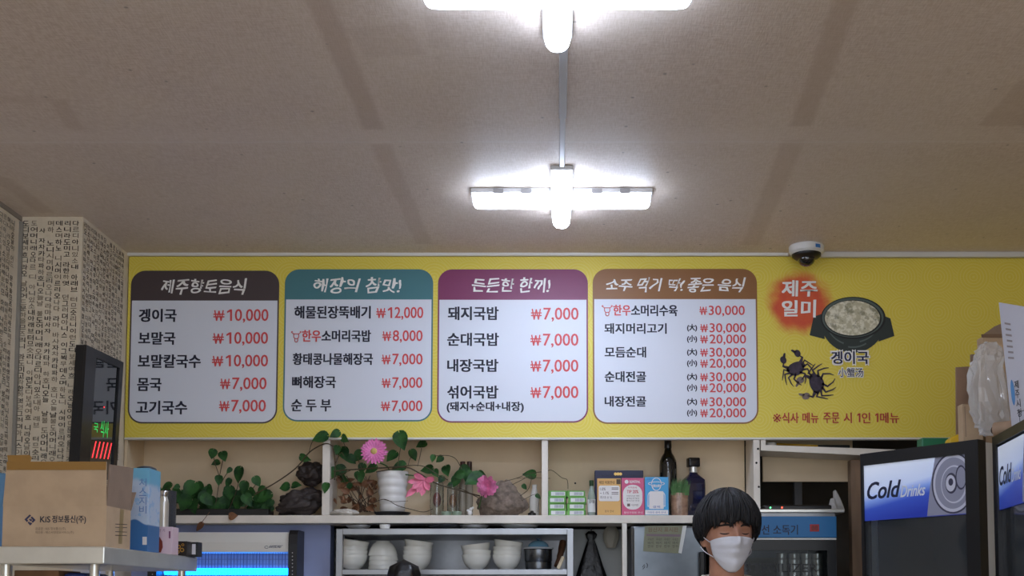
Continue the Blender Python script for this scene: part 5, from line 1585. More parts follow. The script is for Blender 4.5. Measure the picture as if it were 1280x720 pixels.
bm = BM(); box(bm, (at(1012, 660, YZ).x, YZ - .006, zz(664.5)), (at(1023.5, 660, YZ).x, YZ - .0042, zz(655.5)), bev=.0008); dsp = obj('display', bm, mat('display_red', (92, 12, 16), .3, emit=.15, emit_col=(200, 20, 20)), bd)
bm = BM(); put_text(bm, '88', Vector((at(1014, 660, YZ).x, YZ - .0064, zz(663))), Vector((.024, 0, 0)), Vector((0, 0, .018)), 0.0); obj('digits', bm, mat('dark_digits', (40, 6, 8), .4), dsp)
bm = BM(); box(bm, (sx0, YZ - .006, zz(675)), (sx1 - .002, YZ + .02, zz(672.6)), bev=.001); obj('white_trim', bm, mat('steriliser_white', (206, 206, 202), .4), st)
bm = BM()
M_dfr = mat('door_frame_black', (16, 16, 18), .35)
gx0, gx1 = at(928, 690, YZ).x, at(1034, 690, YZ).x
for lo, hi in (((sx0 + .004, zz(688)), (sx1 - .004, zz(675.5))), ((gx1, .3), (sx1 - .004, zz(688))), ((sx0 + .004, .3), (gx0, zz(688))), ((gx0, .3), (gx1, .36))):
    box(bm, (lo[0], YZ - .004, lo[1]), (hi[0], YZ + .02, hi[1]))
sd_ = obj('door', bm, M_dfr, st)
bm = BM(); box(bm, (gx0, YZ + .006, .36), (gx1, YZ + .010, zz(688))); M_sg = mat('smoked_glass', (190, 194, 196), .03, trans=1.0); M_sg.node_tree.nodes['Principled BSDF'].inputs['IOR'].default_value = 1.2; obj('glass', bm, M_sg, sd_)
bm = BM(); ptext(bm, 'STERILIZER', 932, 704.5, 1022, 715.5, YZ + .0052, .0); obj('door_lettering', bm, printed('door_ink', (30, 30, 34)), sd_)
bm = BM(); box(bm, (at(943, 690, 4.7).x, 4.86, 1.0), (at(986, 690, 4.86).x, 4.87, zz(693))); obj('inner_panel', bm, mat('inner_panel', (160, 152, 138), .5), st)
for k, v in enumerate((740, 712)):
    bm = BM(); box(bm, (sx0 + .022, YZ + .03, zz(v + 22) - .004), (sx1 - .022, 4.905, zz(v + 22))); obj('wire_shelf', bm, M_steeld, st)
zsh = zz(734)
for i, u in enumerate((977, 993, 1008, 1022)):
    q = at(u, 720, 4.60)
    bm = BM(); h = at(u, 692, 4.60).z - zsh
    pr = [(0, 0), (.018, 0)]
    for k in range(6):
        pr += [(.0195, h * (k + .1) / 6), (.0215, h * (k + .9) / 6), (.0205, h * (k + .95) / 6)]
    pr += [(.0215, h), (0, h - .003)]
    lathe(bm, pr, (q.x, 4.60, zsh + .0005), 24)
    solo('steel_cup_stack', bm, M_steel, 'nested steel cups, %s tall stack behind the steriliser glass' % ('first', 'second', 'third', 'fourth')[i] + ' from the person', 'cups', (q.x, 4.60, zsh), 'steel cups in the steriliser', True)
# router and a pale bag on the steriliser, grey pipe behind
zt2 = ztop + .0145
bm = BM(); a, c = at(955, 640, 4.56), at(1040, 640, 4.56)
lx0 = a.x; rx_ = c.x
box(bm, (a.x, 4.56, zt2), (c.x, 4.68, zt2 + .022), bev=.006)
rt_ = thing('set_top_box', 'flat black box with green and red lights on top of the steriliser', 'set-top box', ((a.x + c.x) / 2, 4.62, zt2))
obj('case', bm, mat('router_black', (14, 14, 16), .3), rt_)
for u, col, nm in ((963, (80, 255, 130), 'green_light'), (977.5, (255, 70, 50), 'red_light')):
    bm = BM(); ellipsoid(bm, at(u, 634.5, 4.5595), (.003, .0015, .003), u=10, v=8); obj(nm, bm, mat(nm, col, .4, emit=6), rt_, True)
bm = BM()
for pts in ([(1035, 638), (1039, 622), (1044, 621), (1047, 638)], [(1043, 638), (1042, 613), (1045, 611), (1052, 624), (1057, 638)]):
    prism(bm, [at(u, v, 4.60 if pts[0][0] < 1040 else 4.63) for u, v in pts] , (0, .02, 0))
bmesh.ops.translate(bm, verts=bm.verts, vec=(0, 0, zt2 - min(v.co.z for v in bm.verts)))
o_ = solo('crumpled_bag', bm, mat('pale_plastic', (176, 172, 168), .4, bump=.4, scale=40), 'pale crumpled plastic bag with two peaks at the right end of the steriliser top', 'bag', (at(1045, 638, 4.6).x, 4.61, zt2))
for nm, ty in (('bevel', 'BEVEL'), ('soft', 'SUBSURF')):
    q = o_.modifiers.new(nm, ty)
    if ty == 'BEVEL':
        q.width = .004; q.segments = 2
    else:
        q.levels = q.render_levels = 1
bm = BM(); a, c = at(993, 620, 5.1), at(1003, 620, 5.1); box(bm, (a.x, 5.1, 0), (c.x, 5.14, at(998, 560, 5.1).z), bev=.004); solo('grey_pipe', bm, mat('grey_plastic', (120, 122, 128), .5), 'upright grey square pipe in the dark gap above the steriliser', 'pipe', ((a.x + c.x) / 2, 5.12, 0))

# ------------------------------------------------------------------ drinks fridges
M_fblack = mat('fridge_black', (20, 21, 24), .4)
M_fwhite = mat('fridge_white', (240, 242, 244), .4)
M_fin = mat('fridge_liner', (130, 134, 138), .5)
M_fglass = mat('fridge_glass', (166, 172, 176), .06, trans=.93)
M_fglass.node_tree.nodes['Principled BSDF'].inputs['IOR'].default_value = 1.5
def poster_mat(W, H):
    m = bpy.data.materials.new('cold_drinks_print')
    k = NT(m)
    sp = k.n('ShaderNodeSeparateXYZ'); k.l(k.obj(), sp.inputs[0])
    uu = k.m('MULTIPLY', sp.outputs[3 - 3], 1.0 / W)
    tt = k.m('MULTIPLY', sp.outputs[2], 1.0 / H)
    ramp = k.n('ShaderNodeValToRGB')
    r_ = ramp.color_ramp
    r_.elements[0].position = 0; r_.elements[0].color = lin((34, 52, 150))
    r_.elements[1].position = 1; r_.elements[1].color = lin((212, 220, 236))
    for p_, c_ in ((.28, (52, 78, 176)), (.42, (120, 148, 214)), (.55, (186, 200, 232))):
        e = r_.elements.new(p_); e.color = lin(c_)
    k.l(k.m('ADD', tt, k.m('MULTIPLY', k.m('SUBTRACT', .3, uu), .35)), ramp.inputs[0])
    k.l(ramp.outputs[0], k.b.inputs['Base Color'])
    k.l(ramp.outputs[0], k.b.inputs['Emission Color'])
    k.b.inputs['Emission Strength'].default_value = .32      # back-lit header
    k.b.inputs['Roughness'].default_value = .3
    return m
M_can = mat('print_can_silver', (150, 152, 172), .35)
M_canl = mat('print_can_light', (206, 208, 222), .35)
M_cand = mat('print_can_dark', (62, 62, 84), .4)
def fridge(label, origin, d, n, W, D, Ztop, pz0, pz1, fl, fr_, ftop):
    """glass-door drinks fridge; origin at its front left foot, d along the front, n into the body"""
    d = Vector((d[0], d[1], 0)).normalized(); n = Vector((n[0], n[1], 0)).normalized()
    rot = math.atan2(d.y, d.x)
    t = thing('drinks_fridge', label, 'fridge', origin)
    t.rotation_euler = (0, 0, rot)
    def part(nm, bm, m, par=None, smooth=False):
        o = obj(nm, bm, m, par or t, smooth, world=False)
        return o
    T = .045
    bm = BM()
    for lo, hi in (((0.002, T, .06), (.03, D, Ztop - .006)), ((W - .03, T, .06), (W - .002, D, Ztop - .006)), ((.03, D - .03, .06), (W - .03, D, Ztop - .006)), ((.03, T, Ztop - .04), (W - .03, D - .03, Ztop - .006)), ((.03, T, .06), (W - .03, D - .03, .25))):
        box(bm, lo, hi)
    part('body', bm, M_fwhite)
    bm = BM()
    for lo, hi in (((.0305, T + .01, .251), (.034, D - .031, Ztop - .041)), ((W - .034, T + .01, .251), (W - .0305, D - .031, Ztop - .041)), ((.034, D - .034, .251), (W - .034, D - .031, Ztop - .041))):
        box(bm, lo, hi)
    part('liner', bm, M_fin)
    for z in (.62, .95, 1.27):
        bm = BM()
        for k in range(14):
            x = .04 + (W - .08) * k / 13
            box(bm, (x - .002, T + .04, z - .004), (x + .002, D - .036, z))
        for y in (T + .04, D - .04):
            box(bm, (.036, y - .003, z - .008), (W - .036, y + .003, z - .003))
        part('wire_shelf', bm, mat('fridge_wire', (176, 178, 180), .3, metal=.6) if 'fridge_wire' not in bpy.data.materials else bpy.data.materials['fridge_wire'])
    bm = BM()
    for lo, hi in (((0, 0, .10), (fl, T - .002, Ztop)), ((W - fr_, 0, .10), (W, T - .002, Ztop)), ((fl, 0, Ztop - ftop), (W - fr_, T - .002, Ztop)), ((fl, 0, .10), (W - fr_, T - .002, .16))):
        box(bm, lo, hi)
    dr_ = part('door', bm, M_fblack)
    bm = BM(); box(bm, (fl, .012, .16), (W - fr_, .016, pz0 - .0005)); part('glass', bm, M_fglass, dr_)
    PW, PH = W - fr_ - fl, pz1 - pz0
    bm = BM(); box(bm, (0, 0, 0), (PW, .004, PH)); ps = part('header_poster', bm, poster_mat(PW, PH), dr_)
    ps.location = (fl, .006, pz0)
    # printed drink can at the poster's right
    Mloc = []
    y_ = .0055
    def pp(bm, pts, mi, lift):
        flat(bm, [(fl + min(max(s, .002), .998) * PW, y_ - lift, pz0 + min(max(q, .01), .99) * PH) for s, q in pts], mi)
    bm = BM()
    def elp(cs, cq, rs, rq, mi, lift, nn=36):
        pp(bm, [(cs + rs * cos(2 * pi * k / nn), cq + rq * sin(2 * pi * k / nn)) for k in range(nn)], mi, lift)
    pp(bm, [(.63, .01), (.665, .5), (.72, .99), (.999, .99), (.999, .01)], 0, .0001)
    elp(.88, .52, .20, .50, 2, .0003); elp(.88, .52, .185, .47, 1, .0005); elp(.88, .52, .165, .42, 0, .0007)
    elp(.89, .5, .12, .31, 1, .0009); elp(.885, .5, .108, .285, 0, .0011)
    elp(.865, .52, .055, .17, 2, .0013); elp(.86, .52, .045, .135, 1, .0015); elp(.862, .54, .022, .06, 2, .0017); elp(.955, .6, .05, .2, 2, .0013); elp(.957, .6, .042, .17, 0, .0015)
    part('can_picture', bm, [M_can, M_canl, M_cand], dr_, )
    bm = BM()
    put_text(bm, 'Cold', Vector((fl + .035 * PW, y_ - .001, pz0 + .37 * PH)), Vector((.33 * PW, 0, 0)), Vector((0, 0, .30 * PH)), .03, 0, .12)
    part('dark_lettering', bm, printed('poster_navy', (26, 34, 66)) if 'poster_navy' not in bpy.data.materials else bpy.data.materials['poster_navy'], dr_)
    bm = BM()
    put_text(bm, 'Drinks', Vector((fl + .385 * PW, y_ - .001, pz0 + .36 * PH)), Vector((.235 * PW, 0, 0)), Vector((0, 0, .20 * PH)), .02, 0, .1)
    part('pale_lettering', bm, printed('poster_white', (222, 228, 240)) if 'poster_white' not in bpy.data.materials else bpy.data.materials['poster_white'], dr_)
    return t
ZF = at(1222, 549, 3.75).z
YFL = 4.14
f1l, f1r = at(1075, 568, YFL), at(1222, 549, 3.75)
d1 = (f1r - f1l); d1.z = 0
W1 = d1.length
pz1 = at(1207, 565, 3.79).z; pz0 = at(1208, 642.5, 3.79).z
n1 = Vector((-d1.y, d1.x, 0)).normalized()
fridge('black framed drinks fridge angled beside the wooden post, its can picture fully in view', (f1l.x, f1l.y, 0), d1, n1, W1, .40, ZF, pz0, pz1, .011, .05, .043)
Y2 = 3.68
f2l = at(1240, 547, Y2)
d2 = Vector((-.13, -1, 0)).normalized(); n2 = Vector((-d2.y, d2.x, 0))
ZF2 = f2l.z
q0 = at(1246, 638, Y2 - .03).z; q1 = at(1248, 560, Y2 - .03).z
fridge('black framed drinks fridge standing sideways at the right edge, nearest the viewer', (f2l.x, f2l.y, 0), d2, n2, .52, .42, ZF2, q0, q1, .045, .045, .03)

# ------------------------------------------------------------------ cartons and bags on top of the fridges
ZA = ZF + .001
def upright(name, pts, Y, th, m, label, cat, zb):
    """panel standing at depth Y with the outline pts, its lowest points brought onto zb"""
    bm = BM()
    W_ = [at(u, v, Y) for u, v in pts]
    lo = min(p.z for p in W_)
    W_ = [Vector((p.x, p.y, zb if p.z - lo < .012 else p.z)) for p in W_]
    prism(bm, W_, (0, th, 0))
    c = W_[0]
    return solo(name, bm, m, label, cat, (c.x, Y, zb))
upright('card_sheet', [(1195.5, 552), (1214, 552), (1214, 458), (1195, 459)], 4.02, .008, mat('pinkish_card', (158, 128, 106), .8, var=.06, scale=10), 'flat brown card sheet standing against the yellow board at the fridge end', 'cardboard', ZA)
upright('card_sheet', [(1213, 553), (1226, 553), (1226, 442), (1213.5, 443)], 3.985, .008, M_kraftd, 'narrow darker card sheet standing behind the clear plastic bag', 'cardboard', ZA)
q = upright('small_carton', [(1205, 552), (1229, 552), (1227.5, 507), (1203, 505)], 3.90, .05, M_kraft, 'small brown carton standing before the card sheets on the angled fridge', 'cardboard box', ZA)
bm = BM(); flat(bm, [at(u, v, 3.8994) for u, v in ((1207, 546), (1208, 546), (1206.5, 508), (1205.5, 508))]); obj('corner_crease', bm, M_kraftd, q)
# open carton that holds the clear bag
hc = thing('carton', 'brown open carton behind the crumpled clear plastic bag', 'cardboard box', (at(1245, 540, 3.93).x, 3.95, ZA))
bm = BM()
a, c = at(1229, 420, 3.92), at(1272, 420, 3.92)
for lo, hi in (((a.x, 3.92, ZA), (c.x, 3.924, a.z)), ((a.x, 3.976, ZA), (c.x, 3.98, a.z)), ((a.x, 3.924, ZA), (a.x + .004, 3.976, a.z)), ((c.x - .004, 3.924, ZA), (c.x, 3.976, a.z)), ((a.x + .004, 3.924, ZA), (c.x - .004, 3.976, ZA + .004))):
    box(bm, lo, hi)
obj('body', bm, M_kraft, hc)
bm = BM(); prism(bm, [at(u, v, 3.978) for u, v in ((1227, 419.5), (1272, 419.5), (1272, 398), (1258, 402), (1243, 408))], (0, .004, 0)); obj('flap', bm, M_kraftd, hc)
bm = BM(); prism(bm, [at(u, v, 3.919) for u, v in ((1227, 422), (1272, 422), (1272, 417.5), (1226.5, 418))], (0, -.004, 0)); obj('flap_edge', bm, mat('card_edge', (126, 100, 78), .8), hc)
# crumpled clear bag
bm = BM()
bmesh.ops.create_icosphere(bm, subdivisions=4, radius=1)
cb = at(1236, 486, 3.85)
hb_ = at(1236, 424, 3.85).z
for v in bm.verts:
    d_ = v.co.copy()
    rid = abs(noise.noise(d_ * 2.6 + Vector((4, 0, 0)))) * .8 + abs(noise.noise(d_ * 5.5 + Vector((0, 7, 0)))) * .55 + abs(noise.noise(d_ * 11)) * .22
    f = 1.12 - .62 * rid
    # boxy, fuller in the middle, one lobe swelling out at the left
    sq = lambda a: math.copysign(abs(a) ** .6, a)
    x = sq(d_.x) * .060 * (1 - .12 * d_.z)
    lobe = .020 * math.exp(-((d_.z + .12) / .22) ** 2) * max(0, -d_.x)
    v.co = Vector(((x - lobe) * f, sq(d_.y) * .034 * f, sq(d_.z) * .165 * (1 - .10 * rid))) + cb
    v.co.x += .006 * sin((v.co.z - ZA) * 22)
    if v.co.z < ZA + .001:
        v.co.z = ZA + .001
solo('plastic_bag', bm, mat('clear_film', (236, 236, 236), .10, alpha=.42, coat=1.0, bump=.25, scale=60), 'crumpled clear plastic bag hanging over the front of the brown open carton', 'bag', (cb.x, 3.85, ZA))
bm = BM()
c = at(1228, 498, 3.835)
bmesh.ops.create_icosphere(bm, subdivisions=4, radius=1)
# roll of brown paper on the gap between the fridges
bm.clear()
a = at(1238, 533, 3.70); c = at(1268, 532, 3.62)
zr_ = ZF2 + .026
tube(bm, [(a.x + .012, 3.69, zr_), (a.x + .10, 3.60, zr_)], .0245, 20)
o_ = solo('paper_roll', bm, mat('brown_paper', (166, 138, 112), .7, var=.1, scale=20), 'short roll of brown paper on the corner of the sideways fridge', 'roll', (a.x + .05, 3.65, ZF2), smooth=True)
bm = BM(); lathe(bm, [(0, 0), (.015, 0), (.015, .001), (0, .0012)], (0, 0, 0), 20, Matrix.Translation((a.x + .0115, 3.6905, zr_)) @ Matrix.Rotation(R(90), 4, 'Y') @ Matrix.Rotation(R(-45), 4, 'X')); obj('hollow_end', bm, mat('roll_dark', (60, 46, 36), .8), o_)
# white printed carton on the sideways fridge
wc = thing('white_carton', 'white printed carton with a flared side on top of the sideways fridge', 'cardboard box', (1.52, 3.42, ZF2))
Xw = lambda u, Y: at(u, 500, Y).x
bm = BM()
x0_ = Xw(1264, 3.585)
box(bm, (x0_ + .004, 3.30, ZF2 + .001), (x0_ + .22, 3.58, ZF2 + .17)); obj('body', bm, M_kraft, wc)
pA, pB, pC, pD = at(1249, 378, 3.575), at(1265.5, 527, 3.585), Vector((x0_ + .002, 3.30, ZF2 + .002)), at(1303, 387, 3.30)
pB = Vector((x0_ + .002, 3.585, ZF2 + .002))
bm = BM()
gv = [[bm.verts.new((pA * (1 - j / 10) + pB * (j / 10)) * (1 - i / 10) + (pD * (1 - j / 10) + pC * (j / 10)) * (i / 10)) for j in range(11)] for i in range(11)]
for i in range(10):
    for j in range(10):
        bm.faces.new((gv[i][j], gv[i + 1][j], gv[i + 1][j + 1], gv[i][j + 1]))
wf = obj('side_flap', bm, mat('white_card', (206, 206, 216), .5), wc)
q = wf.modifiers.new('thick', 'SOLIDIFY'); q.thickness = .003; q.offset = 0
def wq(s, t):                      # s along the depth from the far edge, t downward
    return (pA * (1 - t) + pB * t) * (1 - s) + (pD * (1 - t) + pC * t) * s + Vector((-.0024, 0, 0))
bm = BM(); rect_ = [(.24, .86), (.40, .86), (.40, .965), (.24, .965)]
for (a0, b0), (a1, b1) in zip(rect_, rect_[1:] + rect_[:1]):
    tube(bm, [wq(a0, b0), wq(a1, b1)], .0008, 4)
obj('outline_box', bm, printed('carton_line_ink', (70, 70, 84)), wf)
bm = BM()
for k in range(7):
    flat(bm, [wq(.10 + .015 * (k % 2), .15 + .045 * k), wq(.10 + .015 * (k % 2), .165 + .045 * k), wq(.25, .17 + .045 * k), wq(.25, .155 + .045 * k)])
obj('grey_lettering', bm, printed('carton_grey_ink', (148, 138, 140)), wf)
bm = BM(); flat(bm, [wq(.13 + .05 * cos(R(a)), .70 + .10 * sin(R(a))) for a in range(0, 360, 15)]); obj('blue_oval', bm, printed('carton_sky_blue', (86, 148, 208)), wf)
bm = BM()
for k, s_ in enumerate('제주시청'):
    o1 = wq(.19, .60 + .075 * (k + 1)); put_text(bm, s_, o1, wq(.30, .60 + .075 * (k + 1)) - o1, wq(.19, .60 + .075 * k + .012) - o1, .02)
obj('black_lettering', bm, M_blk, wf)
# folded yellow and green things between the fridge and the board
bm = BM()
pts_ = [(1186, 556), (1208, 552), (1207, 541), (1196, 543), (1187, 549)]
o_ = upright('yellow_bag', pts_, 3.95, .05, mat('yellow_film', (216, 176, 36), .45, bump=.3, scale=40), 'folded yellow bag lying on the angled fridge before the small carton', 'bag', ZA)
q = o_.modifiers.new('soft', 'BEVEL'); q.width = .006; q.segments = 3
bm = BM(); a, c = at(1150, 552, 4.22), at(1184, 552, 4.22); box(bm, (a.x, 4.20, ZA), (c.x, 4.26, at(1165, 547, 4.2).z), bev=.005); solo('green_tray', bm, mat('green_plastic', (44, 120, 84), .4), 'green plastic tray on the back of the angled fridge', 'tray', ((a.x + c.x) / 2, 4.22, ZA))

# ------------------------------------------------------------------ the person in the white mask
YPE = 3.70
hx, hz = at(909, 665, YPE).x, at(909, 665, YPE).z
YAW = Matrix.Rotation(R(10), 4, 'Z')
MH = Matrix.Translation((hx, YPE, hz)) @ YAW @ Matrix.Rotation(R(3), 4, 'X')
SX, SY, SZ = .077, .094, .1175
def head_pt(az, el, grow=0.0):
    """point of the head: azimuth 0 = face, elevation -90..90"""
    ca, sa, ce, se = cos(az), sin(az), cos(el), sin(el)
    z = se
    t = max(0, -z)
    x = sa * ce * (1 - .26 * t ** 1.6)
    y = -ca * ce
    if y > 0:
        y *= 1 - .45 * t
    else:
        y *= .95 + .06 * t
    # squarer jaw: keep width low down
    if z < -.3:
        x *= 1 + .25 * (-.3 - z) * 1.1
    p = Vector((x * (SX + grow), y * (SY + grow), z * (SZ + grow)))
    if y < 0:
        fx, fz = p.x, p.z
        nose = .020 * math.exp(-(fx / .011) ** 2) * math.exp(-((fz + .026) / .020) ** 2) + .010 * math.exp(-(fx / .008) ** 2) * math.exp(-((fz + .004) / .02) ** 2)
        eye = -.008 * (math.exp(-((abs(fx) - .032) / .014) ** 2) * math.exp(-((fz + .002) / .010) ** 2))
        brow = .004 * math.exp(-((abs(fx) - .030) / .02) ** 2) * math.exp(-((fz - .020) / .009) ** 2)
        cheek = .004 * math.exp(-((abs(fx) - .045) / .018) ** 2) * math.exp(-((fz + .03) / .02) ** 2)
        chin = .007 * math.exp(-(fx / .02) ** 2) * math.exp(-((fz + .102) / .014) ** 2)
        lips = .005 * math.exp(-(fx / .02) ** 2) * math.exp(-((fz + .066) / .010) ** 2)
        p.y -= (nose + eye + brow + cheek + chin + lips)
    return p
pr_ = thing('person', 'dark-haired person in a white face mask standing before the steel refrigerator', 'person', (hx, YPE, 0))
bm = BM()
def grid(bm, fn, na, ne, closed=True):
    rows = []
    for j in range(ne + 1):
        rows.append([bm.verts.new(fn(i / na, j / ne)) for i in range(na if closed else na + 1)])
    for a, b_ in zip(rows, rows[1:]):
        m_ = len(a)
        for i in range(m_ if closed else m_ - 1):
            try:
                bm.faces.new((a[i], a[(i + 1) % m_], b_[(i + 1) % m_], b_[i]))
            except ValueError:
                pass
    return rows
hr = grid(bm, lambda s, t: MH @ head_pt(2 * pi * s, R(-89.5 + 179 * t)), 64, 48)
bm.faces.new(hr[0][::-1]); bm.faces.new(hr[-1])
for sg in (-1, 1):                 # ears
    M_e = MH @ Matrix.Translation((sg * .078, .006, -.022)) @ Matrix.Rotation(sg * R(-22), 4, 'Z') @ Matrix.Rotation(R(-8), 4, 'X')
    vv = ellipsoid(bm, (0, 0, 0), (.007, .017, .030), u=16, v=12)
    for v in vv:
        v.co = M_e @ v.co
def loft(bm, secs, seg=32):
    rows = []
    for (cx, cy, cz), rx, ry in secs:
        rows.append([bm.verts.new((cx + rx * cos(2 * pi * k / seg), cy + ry * sin(2 * pi * k / seg), cz)) for k in range(seg)])
    for a, b_ in zip(rows, rows[1:]):
        for k in range(seg):
            bm.faces.new((a[k], a[(k + 1) % seg], b_[(k + 1) % seg], b_[k]))
    bm.faces.new(rows[0][::-1]); bm.faces.new(rows[-1])
B0 = Vector((hx, YPE + .02, 0))
SH = hz - .212                      # shoulder height
def TP(x, y, z):
    return (hx + x, YPE + .025 + y, z)
loft(bm, [(TP(0, 0, .80), .15, .10), (TP(0, 0, .90), .17, .115), (TP(0, 0, 1.0), .155, .105), (TP(0, 0, 1.10), .145, .10), (TP(0, -.005, 1.22), .165, .115), (TP(0, 0, SH - .06), .18, .11), (TP(0, 0, SH), .165, .085), (TP(0, .005, SH + .035), .10, .07)])
loft(bm, [(TP(0, .0, SH - .02), .066, .066), (TP(0, .0, SH + .05), .056, .058), (TP(0, -.012, SH + .15), .055, .06), (TP(0, -.018, hz - .03), .05, .06)])
def limb(bm, pts, rs):
    tube(bm, smooth_path(pts, 5), [rs[0] + (rs[-1] - rs[0]) * 0 for _ in range(0)] or interp(rs, len(smooth_path(pts, 5))), 14)
def interp(rs, n):
    out = []
    for i in range(n):
        x = i / (n - 1) * (len(rs) - 1)
        k = min(int(x), len(rs) - 2)
        out.append(rs[k] + (rs[k + 1] - rs[k]) * (x - k))
    return out
for sg in (-1, 1):
    sh, el_, wr = Vector(TP(sg * .175, 0, SH - .02)), Vector(TP(sg * .215, .03, 1.13)), Vector(TP(sg * .205, -.06, .885))
    limb(bm, [sh, (sh + el_) / 2, el_, (el_ + wr) / 2, wr], [.050, .045, .038, .034, .027])
    pm = wr + Vector((0, -.03, -.085))
    limb(bm, [wr, (wr + pm) / 2 + Vector((0, -.003, 0)), pm], [.026, .034, .030])
    for k in range(4):
        b0 = pm + Vector((0, -.028 + .019 * k, .012))
        L = (.070, .080, .076, .060)[k]
        limb(bm, [b0, b0 + Vector((-sg * .002, -.005, -.45 * L)), b0 + Vector((-sg * .012, -.008, -L))], [.0095, .0088, .0078])
    tb0 = wr + Vector((-sg * .004, -.028, -.040))
    limb(bm, [tb0, tb0 + Vector((-sg * .012, -.030, -.030)), tb0 + Vector((-sg * .016, -.036, -.062))], [.012, .0105, .0085])
    hp, kn, an = Vector(TP(sg * .088, .0, .88)), Vector(TP(sg * .095, -.015, .49)), Vector(TP(sg * .098, .03, .085))
    limb(bm, [hp, (hp + kn) / 2, kn, (kn + an) / 2 + Vector((0, .015, .03)), an], [.088, .075, .055, .052, .038])
    limb(bm, [an + Vector((0, .02, -.04)), an + Vector((0, -.07, -.05)), an + Vector((0, -.17, -.062))], [.036, .034, .022])
M_skin = bpy.data.materials.new('skin')
k = NT(M_skin)
k.l(k.mix(k.ss(k.noise(18, 3), .3, .7), lin((176, 126, 102)), lin((190, 140, 114))), k.b.inputs['Base Color'])
k.b.inputs['Roughness'].default_value = .5
k.b.inputs['Subsurface Weight'].default_value = .08
k.b.inputs['Subsurface Radius'].default_value = (.01, .004, .002)
body = obj('body', bm, M_skin, pr_, smooth='all')
q = body.modifiers.new('skin_surface', 'REMESH'); q.mode = 'VOXEL'; q.voxel_size = .0042; q.use_smooth_shade = True
q = body.modifiers.new('relax', 'SMOOTH'); q.factor = .5; q.iterations = 3
# face: lids with lashes, eyebrows
M_lash = mat('lash_dark', (30, 22, 20), .7)
for sg in (-1, 1):
    bm = BM()
    pts = []
    for i in range(7):
        x = sg * (.020 + .0265 * i / 6)
        z = -.004 - .003 * sin(pi * i / 6)
        az = math.asin(max(-1, min(1, x / (SX * .99))))
        p_ = head_pt(az, math.asin(z / SZ), .0015)
        pts.append(MH @ p_)
    tube(bm, pts, [.0008, .0016, .002, .0021, .002, .0016, .0008], 8); obj('eyelashes', bm, M_lash, pr_, True)
    bm = BM(); pts = []
    for i in range(7):
        x = sg * (.014 + .038 * i / 6)
        z = .017 + .005 * sin(pi * (i / 6) ** .8)
        az = math.asin(max(-1, min(1, x / (SX * .99))))
        pts.append(MH @ head_pt(az, math.asin(z / SZ), .001))
    tube(bm, pts, [.0018, .003, .0034, .0033, .003, .0024, .001], 8); obj('eyebrow', bm, M_lash, pr_, True)
# hair: a full cap with a ragged fringe and layered locks
M_hair = mat('black_hair', (11, 11, 16), .62, var=.35, scale=60, bump=.5, stretch=(1, 1, .15))
def hairline(az):
    a = abs((az + pi) % (2 * pi) - pi)          # 0 front .. pi back
    if a < R(52):
        z = .030 + .006 * sin(9 * az) - .008 * (a / R(52))
    elif a < R(88):
        z = .022 - .050 * ((a - R(52)) / R(36))
    elif a < R(112):
        z = -.028 + .018 * sin(pi * (a - R(88)) / R(24))
    else:
        z = -.030 - .050 * min(1, (a - R(112)) / R(40))
    return z
def hair_pt(s, t, inner=False):
    az = 2 * pi * s
    z0 = hairline(az)
    e0 = math.asin(max(-1, min(1, z0 / SZ)))
    e = e0 + (R(89.5) - e0) * t
    a = abs((az + pi) % (2 * pi) - pi)
    th = .020 + .009 * math.sin(min(pi, a)) * (1 - .5 * t) + .004 * cos(e)
    th *= min(1, .45 + 2.2 * t)
    th += .0035 * noise.noise((cos(az) * 5, sin(az) * 5, t * 1.5)) + .0018 * sin(46 * az + 3 * sin(4 * t)) * (1 - t)
    if a < R(30) and t > .55:
        th -= .006 * math.exp(-((az if az < pi else az - 2 * pi) / .12) ** 2)
    if inner:
        th = .0005
    return MH @ head_pt(az, e, th)
bm = BM()
ro = grid(bm, lambda s, t: hair_pt(s, t), 160, 40)
ri = grid(bm, lambda s, t: hair_pt(s, t * .9, True), 160, 10)
for i in range(160):
    bm.faces.new((ro[0][i], ri[0][i], ri[0][(i + 1) % 160], ro[0][(i + 1) % 160]))
bm.faces.new(ro[-1])
bmesh.ops.recalc_face_normals(bm, faces=bm.faces)
hair = obj('hair', bm, M_hair, pr_, smooth='all')
bm = BM()
gh = random.Random(5)
for k in range(330):
    az = gh.uniform(-pi, pi)
    a = abs(az)
    t0 = gh.uniform(.12, .75)
    drift = gh.uniform(-.10, .10)
    pts = []
    low = gh.uniform(-.10, .03) if a < R(60) else gh.uniform(-.03, .06)
    for j in range(6):
        t = t0 + (low - t0) * j / 5
        s = ((az + drift * j / 5) / (2 * pi)) % 1.0
        if t >= 0:
            p_ = hair_pt(s, t)
            c0 = MH @ Vector((0, 0, 0))
            p_ = p_ + (p_ - c0).normalized() * .0012
        else:
            b0 = hair_pt(s, 0.0)
            p_ = b0 + Vector((0, 0, t * .16)) + (b0 - MH @ Vector((0, 0, b0.z - hz))).normalized() * .0012
        pts.append(p_)
    tube(bm, pts, [.0012, .0030, .0036, .0034, .0024, .0005], 5)
obj('hair_locks', bm, M_hair, hair, smooth='all')
